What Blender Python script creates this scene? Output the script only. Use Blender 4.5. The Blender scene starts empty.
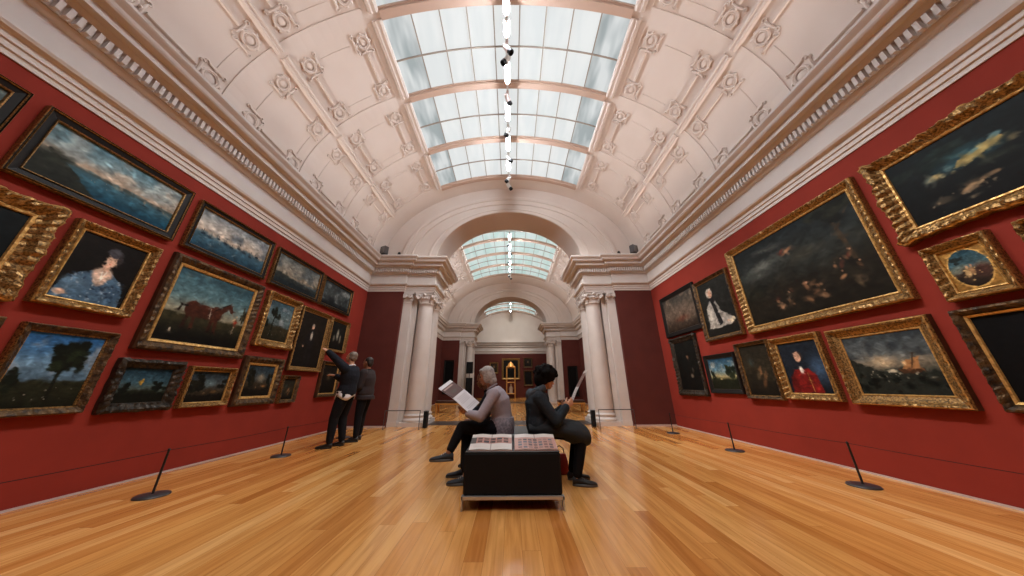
import bpy, math, random
import numpy as np
from mathutils import Vector, Matrix, Quaternion, noise as mnoise

# ------------------------------------------------------------------ camera, world, exposure
scene = bpy.context.scene
COL = scene.collection
cam_data = bpy.data.cameras.new('camera'); cam = bpy.data.objects.new('camera', cam_data); COL.objects.link(cam)
scene.camera = cam
PITCH = math.atan(0.39)
cam_data.sensor_fit = 'HORIZONTAL'; cam_data.sensor_width = 36.0
cam_data.lens = 281.0 / 1024 * 36.0
cam_data.shift_x = 1.0 / 1024; cam_data.shift_y = -12.2 / 1024
cam_data.clip_start = 0.05; cam_data.clip_end = 200
cam.location = (0.06, 0, 1.05)      # a hand-held frame: a little right of the room's axis, rolled a third of a degree
cam.rotation_euler = (Matrix.Rotation(math.pi / 2 + PITCH, 3, 'X') @ Matrix.Rotation(-0.0052, 3, 'Z')).to_euler()
world = bpy.data.worlds.new('world'); scene.world = world; world.use_nodes = True
world.node_tree.nodes['Background'].inputs[0].default_value = (0.6, 0.72, 0.85, 1)
world.node_tree.nodes['Background'].inputs[1].default_value = 0.5
vs = scene.view_settings
vs.view_transform = 'Standard'; vs.look = 'None'; vs.gamma = 1.0; vs.use_curve_mapping = False
vs.exposure = 0.0
scene.cycles.max_bounces = 7; scene.cycles.diffuse_bounces = 5; scene.cycles.glossy_bounces = 3
scene.cycles.use_denoising = True
scene.cycles.sample_clamp_indirect = 6.0
scene.cycles.caustics_reflective = False; scene.cycles.caustics_refractive = False

P_SKY = 0.84       # skylight glass
P_TUBE = 180.0      # track lamps
P_WALL = 430.0      # spots that wash the picture walls
P_FLOOR = 300.0    # unseen spots added to brighten the floor
P_VAULT_FILL = 8.0      # unseen fill lights added to brighten the vault

# ------------------------------------------------------------------ helpers
def lin(c):
    return tuple(((x / 255) / 12.92 if x / 255 <= 0.04045 else ((x / 255 + 0.055) / 1.055) ** 2.4) for x in c)

def mat(name, rgb, rough=0.6, metal=0.0, emis=None, estr=0, noise=None, bump=None, coat=0, spec=0.5, srgb=True):
    m = bpy.data.materials.new(name); m.use_nodes = True
    nt = m.node_tree; b = nt.nodes['Principled BSDF']
    c = lin(rgb) if srgb else rgb
    b.inputs['Base Color'].default_value = (*c, 1)
    b.inputs['Roughness'].default_value = rough; b.inputs['Metallic'].default_value = metal
    b.inputs['Specular IOR Level'].default_value = spec
    if coat: b.inputs['Coat Weight'].default_value = coat; b.inputs['Coat Roughness'].default_value = 0.15
    tc = nt.nodes.new('ShaderNodeTexCoord')
    if noise:   # (scale, second colour, low, high)
        n = nt.nodes.new('ShaderNodeTexNoise'); n.inputs['Scale'].default_value = noise[0]; n.inputs['Detail'].default_value = 5
        nt.links.new(tc.outputs['Object'], n.inputs['Vector'])
        r = nt.nodes.new('ShaderNodeValToRGB'); r.color_ramp.elements[0].position = noise[2]; r.color_ramp.elements[1].position = noise[3]
        r.color_ramp.elements[0].color = (*c, 1); r.color_ramp.elements[1].color = (*lin(noise[1]), 1)
        nt.links.new(n.outputs['Fac'], r.inputs['Fac']); nt.links.new(r.outputs['Color'], b.inputs['Base Color'])
    if bump:    # (scale, strength, distance)
        n = nt.nodes.new('ShaderNodeTexNoise'); n.inputs['Scale'].default_value = bump[0]; n.inputs['Detail'].default_value = 4
        nt.links.new(tc.outputs['Object'], n.inputs['Vector'])
        bp = nt.nodes.new('ShaderNodeBump'); bp.inputs['Strength'].default_value = bump[1]; bp.inputs['Distance'].default_value = bump[2]
        nt.links.new(n.outputs['Fac'], bp.inputs['Height']); nt.links.new(bp.outputs['Normal'], b.inputs['Normal'])
    if emis:
        b.inputs['Emission Color'].default_value = (*lin(emis), 1); b.inputs['Emission Strength'].default_value = estr
    return m

class MB:
    """collects shapes and links them as one mesh object"""
    def __init__(s): s.v = []; s.f = []; s.m = []; s.sm = []
    def add(s, vs_, fs, mi=0, smooth=False):
        o = len(s.v); s.v.extend([tuple(v) for v in vs_])
        for f in fs: s.f.append(tuple(i + o for i in f)); s.m.append(mi); s.sm.append(smooth)
    def box(s, x0, x1, y0, y1, z0, z1, mi=0):
        v = [(x, y, z) for x in (x0, x1) for y in (y0, y1) for z in (z0, z1)]
        s.add(v, [(0, 1, 3, 2), (4, 6, 7, 5), (0, 4, 5, 1), (2, 3, 7, 6), (0, 2, 6, 4), (1, 5, 7, 3)], mi)
    def bbox(s, x0, x1, y0, y1, z0, z1, b=0.01, mi=0):
        """bevelled box"""
        P = []
        for sx in (0, 1):
            for sy in (0, 1):
                for sz in (0, 1):
                    x = (x0, x1)[sx]; y = (y0, y1)[sy]; z = (z0, z1)[sz]
                    dx = b if sx == 0 else -b; dy = b if sy == 0 else -b; dz = b if sz == 0 else -b
                    P += [(x, y + dy, z + dz), (x + dx, y, z + dz), (x + dx, y + dy, z)]
        I = lambda sx, sy, sz, k: (sx * 4 + sy * 2 + sz) * 3 + k
        F = []
        for a in (0, 1):
            F.append([I(a, 0, 0, 0), I(a, 1, 0, 0), I(a, 1, 1, 0), I(a, 0, 1, 0)])
            F.append([I(0, a, 0, 1), I(1, a, 0, 1), I(1, a, 1, 1), I(0, a, 1, 1)])
            F.append([I(0, 0, a, 2), I(1, 0, a, 2), I(1, 1, a, 2), I(0, 1, a, 2)])
        for a in (0, 1):
            for c in (0, 1):
                F.append([I(a, c, 0, 0), I(a, c, 1, 0), I(a, c, 1, 1), I(a, c, 0, 1)])
                F.append([I(a, 0, c, 0), I(a, 1, c, 0), I(a, 1, c, 2), I(a, 0, c, 2)])
                F.append([I(0, a, c, 1), I(1, a, c, 1), I(1, a, c, 2), I(0, a, c, 2)])
        for sx in (0, 1):
            for sy in (0, 1):
                for sz in (0, 1): F.append([I(sx, sy, sz, 0), I(sx, sy, sz, 1), I(sx, sy, sz, 2)])
        s.add(P, F, mi)
    def grid(s, rows, mi=0, smooth=True, closed=False):
        n = len(rows[0]); v = [p for r in rows for p in r]; F = []
        for i in range(len(rows) - 1):
            for j in range(n if closed else n - 1):
                k = (j + 1) % n
                F.append((i * n + j, i * n + k, (i + 1) * n + k, (i + 1) * n + j))
        s.add(v, F, mi, smooth)
    def tube(s, p0, p1, r0, r1=None, n=12, mi=0, cap=True, smooth=True):
        r1 = r0 if r1 is None else r1
        p0 = Vector(p0); p1 = Vector(p1); d = (p1 - p0)
        if d.length < 1e-7: return
        d.normalize(); a = d.orthogonal().normalized(); b = d.cross(a)
        R = []
        for p, r in ((p0, r0), (p1, r1)):
            R.append([p + (a * math.cos(2 * math.pi * i / n) + b * math.sin(2 * math.pi * i / n)) * r for i in range(n)])
        s.grid(R, mi, smooth, True)
        if cap:
            s.add(R[0], [tuple(reversed(range(n)))], mi); s.add(R[1], [tuple(range(n))], mi)
    def path(s, pts, r, n=8, mi=0):
        pts = [Vector(p) for p in pts]; rows = []
        a = None
        for i, p in enumerate(pts):
            d = (pts[min(i + 1, len(pts) - 1)] - pts[max(i - 1, 0)]).normalized()
            if a is None: a = d.orthogonal().normalized()
            a = (a - d * a.dot(d)).normalized(); b = d.cross(a)
            rr = r[i] if isinstance(r, (list, tuple)) else r
            rows.append([p + (a * math.cos(2 * math.pi * k / n) + b * math.sin(2 * math.pi * k / n)) * rr for k in range(n)])
        s.grid(rows, mi, True, True)
        s.add(rows[0], [tuple(reversed(range(n)))], mi); s.add(rows[-1], [tuple(range(n))], mi)
    def ball(s, c, r, n=12, mi=0, rot=None):
        """ellipsoid, r may be a triple"""
        if not isinstance(r, (list, tuple)): r = (r, r, r)
        c = Vector(c); rows = []
        for i in range(n // 2 + 1):
            th = math.pi * i / (n // 2); th = min(max(th, 0.02), math.pi - 0.02)
            row = []
            for k in range(n):
                q = Vector((r[0] * math.sin(th) * math.cos(2 * math.pi * k / n), r[1] * math.sin(th) * math.sin(2 * math.pi * k / n), r[2] * math.cos(th)))
                if rot is not None: q = rot @ q
                row.append(c + q)
            rows.append(row)
        s.grid(rows, mi, True, True)
        s.add(rows[0], [tuple(range(n))], mi, True); s.add(rows[-1], [tuple(reversed(range(n)))], mi, True)
    def lathe(s, prof, c=(0, 0, 0), n=32, mi=0, smooth=True):
        rows = [[(c[0] + r * math.cos(2 * math.pi * k / n), c[1] + r * math.sin(2 * math.pi * k / n), c[2] + z) for k in range(n)] for r, z in prof]
        s.grid(rows, mi, smooth, True)
        s.add(rows[0], [tuple(range(n))], mi); s.add(rows[-1], [tuple(range(n))], mi)
    def torus(s, c, ax, R, r, n=24, m=8, mi=0):
        c = Vector(c); ax = Vector(ax).normalized(); a = ax.orthogonal().normalized(); b = ax.cross(a); rows = []
        for i in range(n + 1):
            d = a * math.cos(2 * math.pi * i / n) + b * math.sin(2 * math.pi * i / n)
            rows.append([c + d * (R + r * math.cos(2 * math.pi * k / m)) + ax * r * math.sin(2 * math.pi * k / m) for k in range(m)])
        s.grid(rows, mi, True, True)
    def build(s, name, mats, parent=None, tag=None, normals=True):
        me = bpy.data.meshes.new(name); me.from_pydata(s.v, [], s.f)
        if not isinstance(mats, (list, tuple)): mats = [mats]
        for m in mats: me.materials.append(m)
        me.polygons.foreach_set('material_index', s.m); me.polygons.foreach_set('use_smooth', s.sm)
        me.update()
        if normals:
            import bmesh
            bm = bmesh.new(); bm.from_mesh(me); bmesh.ops.recalc_face_normals(bm, faces=bm.faces); bm.to_mesh(me); bm.free()
        o = bpy.data.objects.new(name, me); COL.objects.link(o)
        if parent is not None: o.parent = parent
        return o

def tag(o, label=None, cat=None, group=None, kind=None):
    if label: o['label'] = label
    if cat: o['category'] = cat
    if group: o['group'] = group
    if kind: o['kind'] = kind
    return o
def thing(name, label, cat, loc=(0, 0, 0), rz=0, group=None):
    o = bpy.data.objects.new(name, None); COL.objects.link(o); o.empty_display_size = 0.1
    o.location = loc; o.rotation_euler = (0, 0, rz)
    return tag(o, label, cat, group)
def structure(mb, name, mats, parent=None, **k):
    o = mb.build(name, mats, parent, **k)
    if parent is None: o['kind'] = 'structure'
    return o
def copy_tree(o, parent=None):
    c = o.copy(); COL.objects.link(c)
    if parent is not None: c.parent = parent
    for ch in list(o.children): copy_tree(ch, c)
    return c

# ------------------------------------------------------------------ materials
PLASTER = mat('cream_plaster', (220, 208, 199), 0.75, noise=(1.3, (215, 202, 192), 0.35, 0.7))
STONE = mat('pale_cornice_plaster', (210, 204, 200), 0.7, noise=(3.0, (202, 195, 190), 0.3, 0.75))
BEAM = mat('skylight_beam_plaster', (188, 160, 142), 0.7)
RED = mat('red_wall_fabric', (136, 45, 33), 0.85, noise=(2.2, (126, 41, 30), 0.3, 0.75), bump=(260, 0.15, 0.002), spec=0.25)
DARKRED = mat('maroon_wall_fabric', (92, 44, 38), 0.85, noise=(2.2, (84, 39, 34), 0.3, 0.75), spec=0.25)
SKIRT = mat('pale_metal_skirting', (205, 198, 200), 0.35, 0.4)
GLAZING = mat('glazing_bar', (150, 138, 126), 0.5)
BLACK = mat('black_fabric', (17, 18, 21), 0.8, bump=(200, 0.2, 0.002), spec=0.25)
BLACKMETAL = mat('black_metal', (38, 38, 40), 0.45, 0.5)
GREYMETAL = mat('dark_grey_metal', (74, 74, 78), 0.4, 0.6)
CHROME = mat('brushed_steel', (206, 214, 220), 0.38, 0.75)
WHITEMETAL = mat('white_metal', (215, 215, 212), 0.4)
THRESH = mat('dark_threshold_stone', (52, 46, 44), 0.35, noise=(9, (72, 64, 60), 0.4, 0.7))

def glass_mat(name, c1, c2, k):
    m = bpy.data.materials.new(name); m.use_nodes = True; nt = m.node_tree; b = nt.nodes['Principled BSDF']
    b.inputs['Base Color'].default_value = (0.05, 0.055, 0.055, 1); b.inputs['Roughness'].default_value = 0.5; b.inputs['Specular IOR Level'].default_value = 0.2
    tc = nt.nodes.new('ShaderNodeTexCoord'); mp = nt.nodes.new('ShaderNodeMapping'); mp.inputs['Scale'].default_value = (2.2, 0.5, 1)
    n = nt.nodes.new('ShaderNodeTexNoise'); n.inputs['Scale'].default_value = 1.6; n.inputs['Detail'].default_value = 2
    r = nt.nodes.new('ShaderNodeValToRGB'); r.color_ramp.elements[0].position = 0.38; r.color_ramp.elements[1].position = 0.6
    r.color_ramp.elements[0].color = (*lin(c1), 1); r.color_ramp.elements[1].color = (*lin(c2), 1)
    nt.links.new(tc.outputs['Object'], mp.inputs['Vector']); nt.links.new(mp.outputs['Vector'], n.inputs['Vector'])
    nt.links.new(n.outputs['Fac'], r.inputs['Fac']); nt.links.new(r.outputs['Color'], b.inputs['Emission Color'])
    b.inputs['Emission Strength'].default_value = P_SKY * k
    return m
SKYGLASS = glass_mat('frosted_daylight_glass', (236, 240, 240), (246, 248, 247), 1.0)
EDGEGLASS = glass_mat('dimmed_edge_glass', (166, 176, 178), (228, 232, 232), 1.0)  # dimmer daylight and roof streaks behind the glass painted into its glow
FARGLASS = glass_mat('green_tinted_daylight_glass', (205, 232, 226), (226, 242, 238), 0.9)

def floor_mat():
    m = bpy.data.materials.new('oak_floorboards'); m.use_nodes = True; nt = m.node_tree; N = nt.nodes.new; K = nt.links.new
    b = nt.nodes['Principled BSDF']
    tc = N('ShaderNodeTexCoord')
    def M(op, a, b=None):
        n = N('ShaderNodeMath'); n.operation = op
        for k, q in enumerate((a, b)):
            if q is None: continue
            if isinstance(q, (int, float)): n.inputs[k].default_value = q
            else: K(q, n.inputs[k])
        return n.outputs[0]
    sx = N('ShaderNodeSeparateXYZ'); K(tc.outputs['Object'], sx.inputs[0])
    xr = M('DIVIDE', sx.outputs['X'], 0.127); row = M('FLOOR', xr)
    w1 = N('ShaderNodeTexWhiteNoise'); w1.noise_dimensions = '1D'; K(row, w1.inputs['W'])
    yr = M('ADD', M('DIVIDE', sx.outputs['Y'], 2.3), M('MULTIPLY', w1.outputs['Value'], 13.0)); pid = M('FLOOR', yr)
    cb = N('ShaderNodeCombineXYZ'); K(row, cb.inputs['X']); K(pid, cb.inputs['Y'])
    br = N('ShaderNodeTexWhiteNoise'); br.noise_dimensions = '2D'; K(cb.outputs[0], br.inputs['Vector'])
    fx = M('ABSOLUTE', M('SUBTRACT', M('FRACT', xr), 0.5)); fy = M('ABSOLUTE', M('SUBTRACT', M('FRACT', yr), 0.5))
    gap = M('MAXIMUM', M('GREATER_THAN', fx, 0.4915), M('GREATER_THAN', fy, 0.4994))
    r = N('ShaderNodeValToRGB'); e = r.color_ramp.elements
    e[0].position = 0; e[0].color = (*lin((196, 128, 62)), 1); e[1].position = 1; e[1].color = (*lin((238, 184, 116)), 1)
    x = e.new(0.35); x.color = (*lin((222, 158, 86)), 1); x = e.new(0.7); x.color = (*lin((230, 170, 98)), 1)
    K(br.outputs['Value'], r.inputs['Fac'])
    mp2 = N('ShaderNodeMapping'); mp2.inputs['Scale'].default_value = (16, 0.9, 1); K(tc.outputs['Object'], mp2.inputs['Vector'])
    off = N('ShaderNodeVectorMath'); off.operation = 'ADD'; sc = N('ShaderNodeVectorMath'); sc.operation = 'SCALE'; sc.inputs['Scale'].default_value = 7
    K(br.outputs['Color'], sc.inputs[0]); K(mp2.outputs['Vector'], off.inputs[0]); K(sc.outputs['Vector'], off.inputs[1])
    n = N('ShaderNodeTexNoise'); n.inputs['Scale'].default_value = 1.6; n.inputs['Detail'].default_value = 6; n.inputs['Distortion'].default_value = 0.6
    K(off.outputs['Vector'], n.inputs['Vector'])
    r2 = N('ShaderNodeValToRGB'); r2.color_ramp.elements[0].position = 0.3; r2.color_ramp.elements[0].color = (0.66, 0.55, 0.46, 1)
    r2.color_ramp.elements[1].position = 0.62; r2.color_ramp.elements[1].color = (1.0, 1.0, 1.0, 1)
    K(n.outputs['Fac'], r2.inputs['Fac'])
    mx = N('ShaderNodeMix'); mx.data_type = 'RGBA'; mx.blend_type = 'MULTIPLY'; mx.inputs['Factor'].default_value = 0.75
    K(r.outputs['Color'], mx.inputs['A']); K(r2.outputs['Color'], mx.inputs['B'])
    mx2 = N('ShaderNodeMix'); mx2.data_type = 'RGBA'; mx2.inputs['B'].default_value = (*lin((120, 66, 26)), 1)
    K(M('MULTIPLY', gap, 0.6), mx2.inputs['Factor']); K(mx.outputs['Result'], mx2.inputs['A'])
    K(mx2.outputs['Result'], b.inputs['Base Color'])
    b.inputs['Roughness'].default_value = 0.21; b.inputs['Specular IOR Level'].default_value = 0.5
    b.inputs['Coat Weight'].default_value = 0.25; b.inputs['Coat Roughness'].default_value = 0.12
    return m
FLOOR = floor_mat()

# ------------------------------------------------------------------ the rooms
WX = 4.55; ZC = 3.88; ZT = 4.98           # half width, underside and top of the entablature
VA, VB, VZ = 4.3, 3.0, 4.98               # vault ellipse
R1 = (-4.0, 8.6); R2 = (10.06, 19.1); R3 = (20.56, 27.9)

def vp(t, Y, h=0.0, sgn=1):
    """point on the vault; t from 0 (springing) to pi/2 (crown), h inwards"""
    x = VA * math.cos(t); z = VB * math.sin(t)
    nx = math.cos(t) / VA; nz = math.sin(t) / VB; l = math.hypot(nx, nz)
    return Vector((sgn * (x - h * nx / l), Y, VZ + z - h * nz / l))
T_MID = math.acos(3.84 / VA); T_SKY = math.acos(2.36 / VA)

def vstrip(mb, t0, t1, y0, y1, h, sgn, nseg=10, soft=0.0, mi=0):
    """raised moulding lying on the vault"""
    rows = []
    if soft:   # rounded across Y or across t, whichever is narrow
        if abs(y1 - y0) < 0.6:
            prof = [(0, 0), (0.12, 0.75), (0.35, 1), (0.65, 1), (0.88, 0.75), (1, 0)]
            for i in range(nseg + 1):
                t = t0 + (t1 - t0) * i / nseg
                rows.append([vp(t, y0 + (y1 - y0) * a, h * b - 0.005, sgn) for a, b in prof])
        else:
            prof = [(0, 0), (0.1, 0.8), (0.3, 1), (0.42, 0.8), (0.58, 0.8), (0.7, 1), (0.9, 0.8), (1, 0)]
            for y in (y0, y1): rows.append([vp(t0 + (t1 - t0) * a, y, h * b - 0.005, sgn) for a, b in prof])
        mb.grid(rows, mi, False)
        for r in (rows[0], rows[-1]): mb.add(r, [tuple(range(len(r)))], mi)
        return
    for i in range(nseg + 1):
        t = t0 + (t1 - t0) * i / nseg
        rows.append([vp(t, y0, -0.01, sgn), vp(t, y0, h, sgn), vp(t, y1, h, sgn), vp(t, y1, -0.01, sgn)])
    mb.grid(rows, mi, False)
    for r in (rows[0], rows[-1]): mb.add(r, [(0, 1, 2, 3)], mi)

def roundel_mesh():
    mb = MB()
    mb.torus((0, 0, 0.012), (0, 0, 1), 0.13, 0.024, 28, 8)
    mb.torus((0, 0, 0.02), (0, 0, 1), 0.098, 0.010, 24, 6)
    mb.ball((0, 0, 0.0), (0.085, 0.085, 0.018), 16)
    for a in (0, math.pi / 2):          # end caps of the panel mouldings, with curled ends
        c, s = math.cos(a), math.sin(a)
        def q(x, y, z=0.02): return (c * x - s * y, s * x + c * y, z)
        pts = []
        for i in range(9):
            th = math.pi * (i / 8) * 1.5
            pts.append(q(0.205 + 0.03 * math.sin(th), -0.15 + 0.03 * math.cos(th)))
        mb.path(pts, 0.014, 6)
        mb.path([q(0.2, -0.12), q(0.19, 0.0), q(0.2, 0.12)], [0.02, 0.026, 0.02], 6)
        pts = [q(0.205 + 0.03 * math.sin(math.pi * i / 8 * 1.5), 0.15 - 0.03 * math.cos(math.pi * i / 8 * 1.5)) for i in range(9)]
        mb.path(pts, 0.014, 6)
        mb.ball(q(0.165, 0), (0.03, 0.03, 0.03), 8)
    for a in (math.pi, 1.5 * math.pi, 1.25 * math.pi):
        mb.ball((0.155 * math.cos(a), 0.155 * math.sin(a), 0.01), (0.034, 0.034, 0.022), 8)
    return mb
ROUNDEL = [None]
def build_ceiling(yr, ribs, name, y_round):
    """vault with transverse ribs, long ribs, panel mouldings; roundels as parts"""
    mb = MB(); y0, y1 = yr; hw = 0.17
    for sgn in (1, -1):
        n = 20; rows = []
        for i in range(n + 1): rows.append([vp(T_SKY * i / n, y, 0, sgn) for y in (y0, y1)])
        mb.grid(rows, 0, True)
        for a, b in ((y0, ribs[0]), (ribs[-1], y1)):       # unglazed ends of the crown
            rows = [[vp(T_SKY + (math.pi / 2 - T_SKY) * i / 8, y, 0, sgn) for y in (a, b)] for i in range(9)]
            mb.grid(rows, 0, True)
    for k, y in enumerate(ribs):
        for sgn in (1, -1):
            w = hw
            vstrip(mb, 0, T_SKY, y - w + 0.03, y + w - 0.03, 0.024, sgn, 20)
            # the beam across the glass
            vstrip(mb, T_SKY, math.pi / 2 + 0.001, y - 0.07, y + 0.07, 0.08, sgn, 12, mi=1)
            vstrip(mb, T_SKY, math.pi / 2 + 0.001, y - 0.10, y + 0.10, 0.03, sgn, 12, mi=1)
    for k in range(len(ribs) - 1):
        a, b = ribs[k] + hw + 0.02, ribs[k + 1] - hw - 0.02
        for sgn in (1, -1):
            vstrip(mb, T_MID - 0.024, T_MID + 0.024, a - 0.15, b + 0.15, 0.085, sgn, soft=1)
            vstrip(mb, T_SKY - 0.05, T_SKY + 0.004, a - 0.13, b + 0.13, 0.10, sgn, soft=1)
            vstrip(mb, T_SKY - 0.075, T_SKY - 0.05, a - 0.1, b + 0.1, 0.03, sgn, 1)
    for a, b in ((y0, ribs[0]), (ribs[-1], y1)):
        for sgn in (1, -1):
            if b - a > 0.9: vstrip(mb, T_MID - 0.024, T_MID + 0.024, a + 0.1, b - 0.2, 0.085, sgn, soft=1)
    obj = structure(mb, name, [PLASTER, BEAM], normals=False)
    # panels
    spots = []
    for k in range(len(ribs) - 1):
        a, b = ribs[k] + hw + 0.17, ribs[k + 1] - hw - 0.17
        if b < y_round: continue
        for sgn in (1, -1):
            for (t0, t1) in ((0.075, T_MID - 0.088), (T_MID + 0.092, T_SKY - 0.125)):
                pm = MB()
                g = 0.035
                for t in (t0, t1):
                    pm_t = 0.0065
                    rows = [[vp(t + q * pm_t, y, hh, sgn) for q, hh in ((-1, -0.004), (-0.7, 0.042), (0.7, 0.042), (1, -0.004))] for y in (a + 0.2, b - 0.2)]
                    pm.grid(rows, 0, False)
                for y in (a, b):
                    rows = []
                    tt0, tt1 = t0 + 0.075, t1 - 0.075
                    for i in range(9):
                        t = tt0 + (tt1 - tt0) * i / 8
                        rows.append([vp(t, y + q, hh, sgn) for q, hh in ((-0.014, -0.004), (-0.01, 0.012), (0.01, 0.012), (0.014, -0.004))])
                    pm.grid(rows, 0, False)
                pm.build('panel_moulding', PLASTER, obj, normals=False)
                for t, dt in ((t0, 1), (t1, -1)):
                    for y, dy in ((a, 1), (b, -1)): spots.append((t, y, sgn, dt, dy))
    for (t, y, sgn, dt, dy) in spots:
        if ROUNDEL[0] is None:
            o = roundel_mesh().build('roundel', PLASTER); ROUNDEL[0] = o.data
        else:
            o = bpy.data.objects.new('roundel', ROUNDEL[0]); COL.objects.link(o)
        o.parent = obj
        p = vp(t, y, 0, sgn); e = (vp(t + 0.01, y, 0, sgn) - vp(t - 0.01, y, 0, sgn)).normalized() * dt
        ny = Vector((0, dy, 0)); nrm = (vp(t, y, 0.1, sgn) - p).normalized()
        M = Matrix((e, ny, nrm)).transposed()
        if M.determinant() < 0:  # keep the mesh right-handed: swap the two in-plane axes
            M = Matrix((ny, e, nrm)).transposed()
        o.matrix_world = Matrix.Translation(p) @ M.to_4x4() @ Matrix.Diagonal((0.84, 0.84, 1.0, 1))
    return obj

def skylights(ribs, gm, start, nrow=2):
    k = start
    for i in range(len(ribs) - 1):
        a, b = ribs[i] + 0.09, ribs[i + 1] - 0.09
        fr = MB(); ts = T_SKY; n = 9
        X = [-2.36 + 4.72 * j / n for j in range(n + 1)]
        def pt(x, y, h):
            t = math.acos(abs(x) / VA); return vp(t, y, h, 1 if x >= 0 else -1)
        for j in range(1, n):
            x = X[j]; w = 0.011
            P = [pt(x - w, a, 0.0), pt(x + w, a, 0.0), pt(x + w, a, 0.03), pt(x - w, a, 0.03)]
            Q = [v + Vector((0, b - a, 0)) for v in P]
            fr.grid([P, Q], 0, False, True)
        for r in range(1, nrow):
            y = a + (b - a) * r / nrow
            rows = []
            for j in range(37):
                x = -2.36 + 4.72 * j / 36
                rows.append([pt(x, y - 0.012, 0.0), pt(x, y - 0.012, 0.03), pt(x, y + 0.012, 0.03), pt(x, y + 0.012, 0.0)])
            fr.grid(rows, 0, False, True)
        w = structure(fr, 'window_%d' % k, GLAZING)
        g = MB()
        for j in range(n):
            edge = 1 if j in (0, n - 1) else 0
            cols = []
            for q in range(5):
                x = X[j] + (X[j + 1] - X[j]) * q / 4
                cols.append([pt(x, y, -0.01) for y in (a - 0.02, b + 0.02)])
            g.grid(cols, edge, False)
        g.build('glass_pane', [gm, EDGEGLASS if gm is SKYGLASS else gm], w)
        k += 1
    return k

RIB1 = [8.03 - 1.65 * i for i in range(8)][::-1]
RIB2 = [11.0 + 1.6 * i for i in range(5)]
RIB3 = [22.0 + 1.3 * i for i in range(5)]
c1 = build_ceiling((R1[0] - .1, R1[1] + .14), RIB1, 'ceiling', 1.0)
c2 = build_ceiling((R2[0] - .14, R2[1] + .14), RIB2, 'ceiling', 12)
c3 = build_ceiling((R3[0] - .14, R3[1] + .1), RIB3, 'ceiling', 99)
k = skylights(RIB1, SKYGLASS, 1); k = skylights(RIB2, FARGLASS, k); k = skylights(RIB3, FARGLASS, k)

# floor and thresholds
mb = MB(); mb.box(-5.0, 5.0, -4.3, 28.2, -0.1, 0.0); structure(mb, 'floor', FLOOR)
for n_, (a, b) in enumerate(((9.0, 9.95), (19.5, 20.3))):
    mb = MB(); mb.box(-2.6, 2.6, a, b, -0.02, 0.006); structure(mb, 'trim_%d' % (n_ + 1), THRESH)

# walls
for sgn, side in ((-1, 'left'), (1, 'right')):
    for (a, b) in (R1, R2, R3):
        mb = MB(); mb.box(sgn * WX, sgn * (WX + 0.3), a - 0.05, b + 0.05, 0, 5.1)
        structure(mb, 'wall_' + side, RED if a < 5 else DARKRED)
        mb = MB(); x = sgn * WX; mb.box(x - sgn * 0.012, x, a, b, 0.0, 0.018)
        structure(mb, 'baseboard_' + side, SKIRT)
mb = MB(); mb.box(-WX - .3, WX + .3, R1[0] - 0.3, R1[0], 0, 8.3); structure(mb, 'wall_back', RED)
mb = MB(); mb.box(-WX - .3, WX + .3, R3[1], R3[1] + 0.3, 0, ZC + 0.3, 0); mb.box(-WX - .3, WX + .3, R3[1], R3[1] + 0.3, ZC + 0.3, 8.4, 1)
structure(mb, 'wall_end', [DARKRED, PLASTER])

# entablature: profile (projection from the wall face, height)
PROF = [(-0.2, 3.88), (0.0, 3.88), (0.0, 3.935), (0.018, 3.94), (0.018, 4.0), (0.036, 4.005), (0.036, 4.06), (0.05, 4.07), (0.085, 4.085), (0.10, 4.115), (0.10, 4.135),
        (0.03, 4.14), (0.03, 4.44), (0.05, 4.445), (0.075, 4.47), (0.09, 4.50), (0.09, 4.515), (0.12, 4.50), (0.12, 4.63), (0.16, 4.64), (0.19, 4.68), (0.20, 4.70),
        (0.27, 4.705), (0.27, 4.70), (0.29, 4.70), (0.29, 4.79), (0.33, 4.80), (0.375, 4.81), (0.39, 4.83), (0.40, 4.87), (0.44, 4.91), (0.455, 4.93), (0.455, 4.965), (0.44, 4.98), (-0.2, 4.985)]
PROF = [(q + 0.015 if q >= 0 else q, z) for q, z in PROF]
def room_path(sgn, pts): return [(sgn * x, y) for x, y in pts]
def passage(y0, y1):    # plan of one jamb between two rooms, left side positive outwards
    return [(-WX, y0), (-3.40, y0), (-3.40, y0 + 0.12), (-2.48, y0 + 0.12), (-2.48, y1 - 0.12), (-3.40, y1 - 0.12), (-3.40, y1), (-WX, y1)]
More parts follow.
